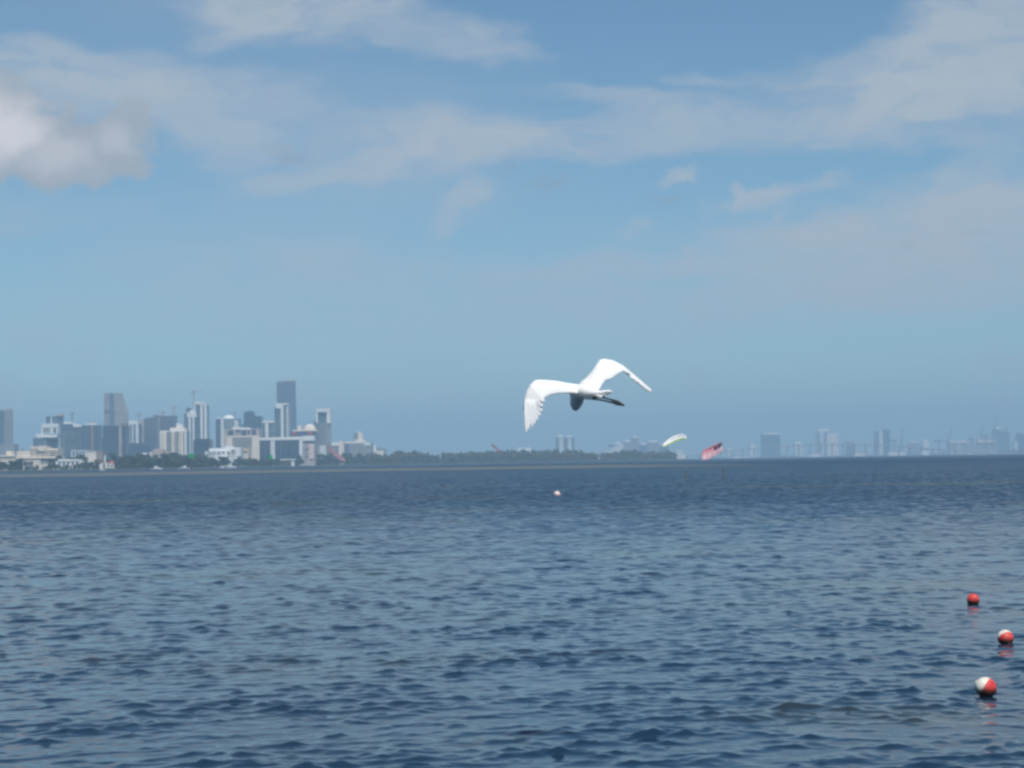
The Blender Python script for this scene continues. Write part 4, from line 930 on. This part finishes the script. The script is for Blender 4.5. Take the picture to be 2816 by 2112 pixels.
# ------------------------------------------------------------------ floats
def float_plastic(name, col, faded):
    m = bpy.data.materials.new(name); m.use_nodes = True; N = m.node_tree.nodes; L = m.node_tree.links; b = N['Principled BSDF']
    b.inputs['Roughness'].default_value = .5; b.inputs['Specular IOR Level'].default_value = .35
    g = N.new('ShaderNodeNewGeometry'); t = N.new('ShaderNodeTexNoise'); t.inputs['Scale'].default_value = 16; t.inputs['Detail'].default_value = 6; L.new(g.outputs['Position'], t.inputs['Vector'])
    r = N.new('ShaderNodeMapRange'); L.new(t.outputs[0], r.inputs[0])
    for i, v in zip((1, 2, 3, 4), (.42, .66, 0, .75)): r.inputs[i].default_value = v
    x = N.new('ShaderNodeMix'); x.data_type = 'RGBA'; L.new(r.outputs[0], x.inputs[0]); x.inputs[6].default_value = (*col, 1); x.inputs[7].default_value = (*faded, 1)
    # a ragged rim of slime where the float sits in the water
    sp = N.new('ShaderNodeSeparateXYZ'); L.new(g.outputs['Position'], sp.inputs[0])
    a = N.new('ShaderNodeMath'); a.operation = 'MULTIPLY_ADD'; L.new(t.outputs[0], a.inputs[0]); a.inputs[1].default_value = -.09; L.new(sp.outputs[2], a.inputs[2])
    r2 = N.new('ShaderNodeMapRange'); L.new(a.outputs[0], r2.inputs[0])
    for i, v in zip((1, 2, 3, 4), (-.035, .005, .9, 0)): r2.inputs[i].default_value = v
    y = N.new('ShaderNodeMix'); y.data_type = 'RGBA'; L.new(r2.outputs[0], y.inputs[0]); L.new(x.outputs[2], y.inputs[6]); y.inputs[7].default_value = (.035, .028, .018, 1)
    L.new(y.outputs[2], b.inputs['Base Color']); return m
RED = float_plastic('red_float_plastic', (.58, .035, .035), (.66, .14, .11)); WHT = float_plastic('white_float_plastic', (.78, .72, .62), (.62, .54, .44))
ROPE = mat('float_rope', (.30, .27, .2), .9, .2, 40.0)
def half_ball(r_, sgn, seg=28, rings=12):
    V, Fc = [], []
    for i in range(rings + 1):
        a = math.pi / 2 * i / rings * 1.0
        for k_ in range(seg):
            w = 2 * math.pi * k_ / seg
            V.append((sgn * r_ * math.cos(a) * 1.04, r_ * math.sin(a) * math.cos(w), r_ * math.sin(a) * math.sin(w)))
    for i in range(rings):
        for k_ in range(seg):
            q_ = (i * seg + k_, i * seg + (k_ + 1) % seg, (i + 1) * seg + (k_ + 1) % seg, (i + 1) * seg + k_)
            Fc.append(q_ if sgn < 0 else q_[::-1])
    return V, Fc
def float_ball(px, py, r_, axis, label, m1=RED, m2=WHT, dip=.35, group='swim line floats'):
    """axis: direction the first (red) half faces"""
    d = ray(px, py); D = d.y * (CAM_H - r_ * (1 - dip) * .45) / -d.z
    p = P(px, py, D)
    root = empty('float', (p.x, p.y, r_ * (1 - 2 * dip) * .9 + .01), label, 'float', group)
    root.rotation_euler = Vector(axis).normalized().to_track_quat('X', 'Z').to_euler()
    meshobj('red_half' if m1 is RED else 'pale_half', *half_ball(r_, 1), m1, root, True)
    meshobj('white_half', *half_ball(r_, -1), m2, root, True)
    ring = tube([(-.005, 0, 0), (.005, 0, 0)], r_ * 1.015, 28, False)
    V, Fc = [], []
    for x, rr in ((-.007, r_ * .995), (-.004, r_ * 1.018), (.004, r_ * 1.018), (.007, r_ * .995)):
        V += [(x, rr * math.cos(6.2832 * k_ / 28), rr * math.sin(6.2832 * k_ / 28)) for k_ in range(28)]
    for i in range(3): Fc += [(i * 28 + k_, i * 28 + (k_ + 1) % 28, (i + 1) * 28 + (k_ + 1) % 28, (i + 1) * 28 + k_) for k_ in range(28)]
    meshobj('seam', V, Fc, m1, root, True)
    for s_ in (-1, 1): meshobj('rope_collar', *tube([(s_ * r_ * 1.0, 0, 0), (s_ * r_ * 1.1, 0, 0)], [.024, .018], 10), m1 if s_ > 0 else m2, root)
    return root
float_ball(2711, 1893, .108, (.80, -.38, -.46), 'half white half red float nearest to the bottom of the picture')
float_ball(2765, 1756, .106, (.25, -.72, -.62), 'red float with pale top, middle of the three floats')
float_ball(2676, 1651, .106, (.2, -.95, .25), 'plain red float, farthest of the three')
float_ball(1532, 1360, .22, (.5, -.7, -.4), 'tiny white float far out on the water below the bird', mat('pale_pink_plastic', (.75, .55, .5), .4, .05, 10.), WHT, .3, None)

# ------------------------------------------------------------------ the egret
def build_bird():
    S = 15.0 / F / 5.027                    # metres per pixel of the close view, bird 15 m out
    c0 = P(1400 + 1000 / 5.027, 950 + 600 / 5.027, 15.0)
    def q(cx, cy, y): return Vector(((cx - 1000) * S, y, (600 - cy) * S))
    parts = []                              # (verts, faces, material slot)
    def wing(stations, th):
        K_ = 9; V, Fc = [], []
        for si, (lx, ly, ld, tx_, ty_, td, cam_) in enumerate(stations):
            a, c_ = q(lx, ly, ld), q(tx_, ty_, td); ch = (c_ - a)
            nx = stations[min(si + 1, len(stations) - 1)]; pv = stations[max(si - 1, 0)]
            span = q(nx[0], nx[1], nx[2]) - q(pv[0], pv[1], pv[2])
            nr = ch.cross(span).normalized()
            if nr.z < 0: nr = -nr
            up, lo = [], []
            for k_ in range(K_):
                t = k_ / (K_ - 1); b0 = a + ch * t; cmb = cam_ * ch.length * 4 * t * (1 - t) * .9
                h = th * (1.0 - .62 * t) * (math.sqrt(min(1, t * 6 + .08))) * .5
                up.append(b0 + nr * (cmb + h)); lo.append(b0 + nr * (cmb - h))
            V += up + lo[::-1]
        n = 2 * K_
        for s in range(len(stations) - 1):
            for k_ in range(n): Fc.append((s * n + k_, s * n + (k_ + 1) % n, (s + 1) * n + (k_ + 1) % n, (s + 1) * n + k_))
        Fc += [tuple(range(n - 1, -1, -1)), tuple((len(stations) - 1) * n + k_ for k_ in range(n))]
        return V, Fc
    L_ = [(1010, 560, .16, 1050, 690, -.02, .05), (930, 540, .14, 960, 664, -.02, .10), (800, 527, .10, 850, 655, -.05, .12), (650, 496, .05, 690, 664, -.09, .13), (480, 481, 0, 575, 688, -.14, .13), (395, 481, -.03, 520, 715, -.17, .12),
          (345, 490, -.05, 480, 742, -.19, .10), (285, 555, -.08, 452, 770, -.20, .08), (235, 650, -.10, 400, 815, -.20, .07), (212, 740, -.12, 345, 860, -.20, .06), (203, 830, -.13, 290, 890, -.20, .05), (203, 900, -.14, 250, 930, -.19, .03)]
    R_ = [(960, 545, .16, 1130, 700, -.06, .06), (1000, 500, .16, 1200, 660, -.05, .10), (1070, 445, .18, 1255, 600, -.02, .11), (1150, 360, .21, 1300, 520, .02, .12), (1222, 252, .25, 1345, 474, .06, .12), (1262, 185, .28, 1425, 452, .10, .11), (1310, 160, .30, 1505, 392, .14, .10),
          (1420, 182, .32, 1596, 337, .18, .08), (1560, 242, .34, 1690, 378, .22, .06), (1700, 340, .35, 1745, 450, .25, .05), (1850, 465, .36, 1842, 522, .28, .03), (1960, 560, .36, 1930, 597, .30, .02), (2012, 605, .36, 1985, 630, .32, .01)]
    parts.append((*wing(L_, .030), 0)); parts.append((*wing(R_, .030), 0))
    # flight feathers: long blades with a narrow quill
    def blade(a, c_, w, flat):
        a, c_ = Vector(a), Vector(c_); ax = (c_ - a); ln = ax.length; ax.normalize(); sd = ax.cross(flat).normalized(); nn_ = sd.cross(ax)
        prof = [(0, .55), (.15, .9), (.45, 1), (.75, .96), (.88, .82), (.95, .6), (.985, .35), (1.0, .12)]
        V, Fc = [], []
        for t, f in prof:
            p = a + ax * ln * t
            for wv, hh in ((-1, 0), (-.5, 1), (.5, 1), (1, 0), (.5, -1), (-.5, -1)): V.append(p + sd * w * f * wv + nn_ * .0038 * hh + nn_ * (.02 * ln * 4 * t * (1 - t)))
        for i in range(len(prof) - 1):
            for k_ in range(6): Fc.append((i * 6 + k_, i * 6 + (k_ + 1) % 6, i * 6 + 6 + (k_ + 1) % 6, i * 6 + 6 + k_))
        Fc += [(5, 4, 3, 2, 1, 0), tuple(len(V) - 6 + k_ for k_ in range(6))]
        return V, Fc
    fl = Vector((-.25, -.93, .25))
    for ax_, ay_, tx_, ty_, w in ((222, 760, 236, 1214, 27), (240, 760, 272, 1175, 26), (262, 745, 318, 1140, 29), (290, 735, 350, 1098, 31), (315, 725, 385, 1050, 33), (345, 720, 418, 990, 36), (370, 710, 442, 925, 38), (395, 705, 448, 860, 40), (425, 690, 466, 795, 42)):
        parts.append((*blade(q(ax_, ay_, -.16), q(tx_, ty_, -.20 - .0001 * ty_), w * S, fl), 0))
    fr_ = Vector((.35, -.85, .4))
    for ax_, ay_, tx_, ty_, w in ((1560, 280, 1745, 452, 20), (1640, 330, 1800, 492, 20), (1700, 370, 1870, 545, 19), (1760, 420, 1935, 600, 18), (1800, 440, 1990, 632, 18), (1350, 330, 1352, 480, 30), (1400, 320, 1425, 455, 30), (1450, 300, 1510, 392, 28)):
        parts.append((*blade(q(ax_, ay_, .26), q(tx_, ty_, .22), w * S, fr_), 0))
    # body, tail, folded neck, head
    def loft(st, seg=16):
        V, Fc = [], []; pts = [q(a, c_, y) for a, c_, y, _, _ in st]
        for i, (a, c_, y, rw, rh) in enumerate(st):
            t = (pts[min(i + 1, len(st) - 1)] - pts[max(i - 1, 0)]).normalized()
            sd = t.cross(Vector((0, 0, 1)));  sd = sd if sd.length > .1 else t.cross(Vector((0, 1, 0))); sd.normalize(); up = sd.cross(t)
            for k_ in range(seg):
                w = 6.28318 * k_ / seg; V.append(pts[i] + (sd * math.cos(w) * rw + up * math.sin(w) * rh) * S)
        for i in range(len(st) - 1):
            for k_ in range(seg): Fc.append((i * seg + k_, i * seg + (k_ + 1) % seg, (i + 1) * seg + (k_ + 1) % seg, (i + 1) * seg + k_))
        Fc += [tuple(range(seg - 1, -1, -1)), tuple((len(st) - 1) * seg + k_ for k_ in range(seg))]
        return V, Fc
    parts.append((*loft([(1368, 662, -.40, 42, 10), (1340, 668, -.375, 56, 20), (1290, 682, -.32, 66, 34), (1220, 686, -.24, 76, 48), (1130, 675, -.13, 98, 76), (1050, 645, 0, 108, 96), (985, 632, .12, 104, 96), (945, 655, .22, 92, 96), (930, 700, .28, 74, 88)]), 0))
    parts.append((*loft([(985, 650, .12, 85, 85), (960, 700, .22, 98, 96), (948, 762, .29, 94, 90), (940, 812, .33, 76, 70), (938, 846, .36, 50, 44), (925, 842, .41, 30, 30), (910, 780, .44, 30, 30), (902, 710, .45, 29, 29), (893, 650, .47, 30, 30), (880, 618, .50, 34, 32), (858, 606, .54, 34, 30), (835, 602, .57, 20, 17)]), 0))
    parts.append((*loft([(840, 603, .57, 15, 13), (815, 600, .61, 10, 9), (785, 598, .66, 4, 4)], 8), 2))
    for tx_, ty_, td in ((1368, 646, -.35), (1352, 678, -.38), (1312, 712, -.40), (1256, 740, -.40)):
        parts.append((*blade(q(1110, 672, -.10), q(tx_, ty_, td), 34 * S, Vector((.1, -.72, .68))), 0))
    # thighs, legs and feet trailing behind
    for st in ([(1060, 715, -.08, 42, 40), (1110, 742, -.16, 20, 20), (1180, 757, -.24, 13, 13), (1290, 785, -.37, 12.5, 12.5), (1390, 815, -.48, 15, 15), (1440, 833, -.53, 29, 23), (1500, 856, -.59, 20, 12), (1528, 866, -.62, 8, 6)],
               [(1150, 705, -.10, 36, 36), (1220, 725, -.20, 16, 16), (1290, 743, -.30, 12.5, 12.5), (1360, 768, -.40, 12.5, 12.5), (1410, 788, -.46, 17, 16), (1450, 812, -.51, 29, 23), (1505, 845, -.58, 19, 12), (1535, 862, -.62, 8, 6)]):
        parts.append((*loft(st, 10), 1))
    # blend everything into one skin
    V, Fc = join(*[(v, f) for v, f, _ in parts])
    me = bpy.data.meshes.new('egret'); me.from_pydata([tuple(v) for v in V], [], Fc); me.update()
    o = bpy.data.objects.new('egret', me); COL.objects.link(o)
    bm = bmesh.new(); bm.from_mesh(me); bmesh.ops.recalc_face_normals(bm, faces=bm.faces); bm.to_mesh(me); bm.free()
    md = o.modifiers.new('skin', 'REMESH'); md.mode = 'VOXEL'; md.voxel_size = .0036; md.use_smooth_shade = True
    ms = o.modifiers.new('soft', 'SMOOTH'); ms.factor = .5; ms.iterations = 3
    dg = bpy.context.evaluated_depsgraph_get(); ev = o.evaluated_get(dg); nm = bpy.data.meshes.new_from_object(ev)
    o.modifiers.clear(); o.data = nm; bpy.data.meshes.remove(me); nm.name = 'egret'
    lines = [[(1160, 752, -.22), (1290, 785, -.37), (1390, 815, -.48), (1440, 833, -.53), (1528, 866, -.62)], [(1262, 736, -.26), (1360, 768, -.40), (1410, 788, -.46), (1450, 812, -.51), (1535, 862, -.62)]]
    lp = []
    for ln_ in lines:
        for a, c_ in zip(ln_, ln_[1:]):
            for k_ in range(9): lp.append((q(*a).lerp(q(*c_), k_ / 8), 1))
    lp += [(q(840, 603, .57).lerp(q(785, 598, .66), k_ / 6), 2) for k_ in range(7)]
    kd = kdtree.KDTree(len(lp))
    for i, (p, s_) in enumerate(lp): kd.insert(p, i)
    kd.balance()
    feather = mat('egret_feather', (.88, .87, .83), .7, .03, 20.0, spec=.2); legm = mat('egret_leg', (.018, .018, .018), .5, .2, 40.0); bill = mat('egret_bill', (.6, .4, .05), .4, .1, 40.0)
    fb = feather.node_tree.nodes['Principled BSDF']; fb.inputs['Subsurface Weight'].default_value = .6
    fb.inputs['Subsurface Radius'].default_value = (1, .93, .84); fb.inputs['Subsurface Scale'].default_value = .05
    ft = feather.node_tree; tr = ft.nodes.new('ShaderNodeBsdfTranslucent'); tr.inputs[0].default_value = (.9, .86, .78, 1)
    mxs = ft.nodes.new('ShaderNodeMixShader'); mxs.inputs[0].default_value = .12        # sun glows through thin feathers
    ft.links.new(fb.outputs[0], mxs.inputs[1]); ft.links.new(tr.outputs[0], mxs.inputs[2]); ft.links.new(mxs.outputs[0], ft.nodes['Material Output'].inputs[0])
    for m_ in (feather, legm, bill): nm.materials.append(m_)
    sl = []
    for p in nm.polygons:
        _, i, dd = kd.find(p.center); s_ = lp[i][1]
        if dd > (.022 if s_ == 1 else .016): s_ = 0
        sl.append(s_)
    nm.polygons.foreach_set('material_index', sl); nm.polygons.foreach_set('use_smooth', [True] * len(nm.polygons))
    o.location = c0; o.rotation_euler = (0, ROLL, 0)
    tag(o, 'large white long-legged wading bird flying away with wings spread and black legs trailing', 'bird')
build_bird()

# ------------------------------------------------------------------ haze
def build_haze():
    X_, Y0, Y1, zt = 14500, -14500, 14500, 330
    o = meshobj('haze', *bx(-X_, X_, Y0, Y1, -1.6, zt), bpy.data.materials.new('sea_haze'))
    bm = bmesh.new(); bm.from_mesh(o.data); bmesh.ops.recalc_face_normals(bm, faces=bm.faces); bm.to_mesh(o.data); bm.free()
    m = o.data.materials[0]; m.use_nodes = True; N = m.node_tree.nodes; N.clear()
    out = N.new('ShaderNodeOutputMaterial'); v = N.new('ShaderNodeVolumePrincipled')
    v.inputs['Color'].default_value = (.46, .72, .96, 1); v.inputs['Density'].default_value = 2.05e-4; v.inputs['Anisotropy'].default_value = -0.14
    m.node_tree.links.new(v.outputs[0], out.inputs['Volume'])
    tag(o, 'thin blue sea haze over the bay', 'haze', kind='stuff')
build_haze()
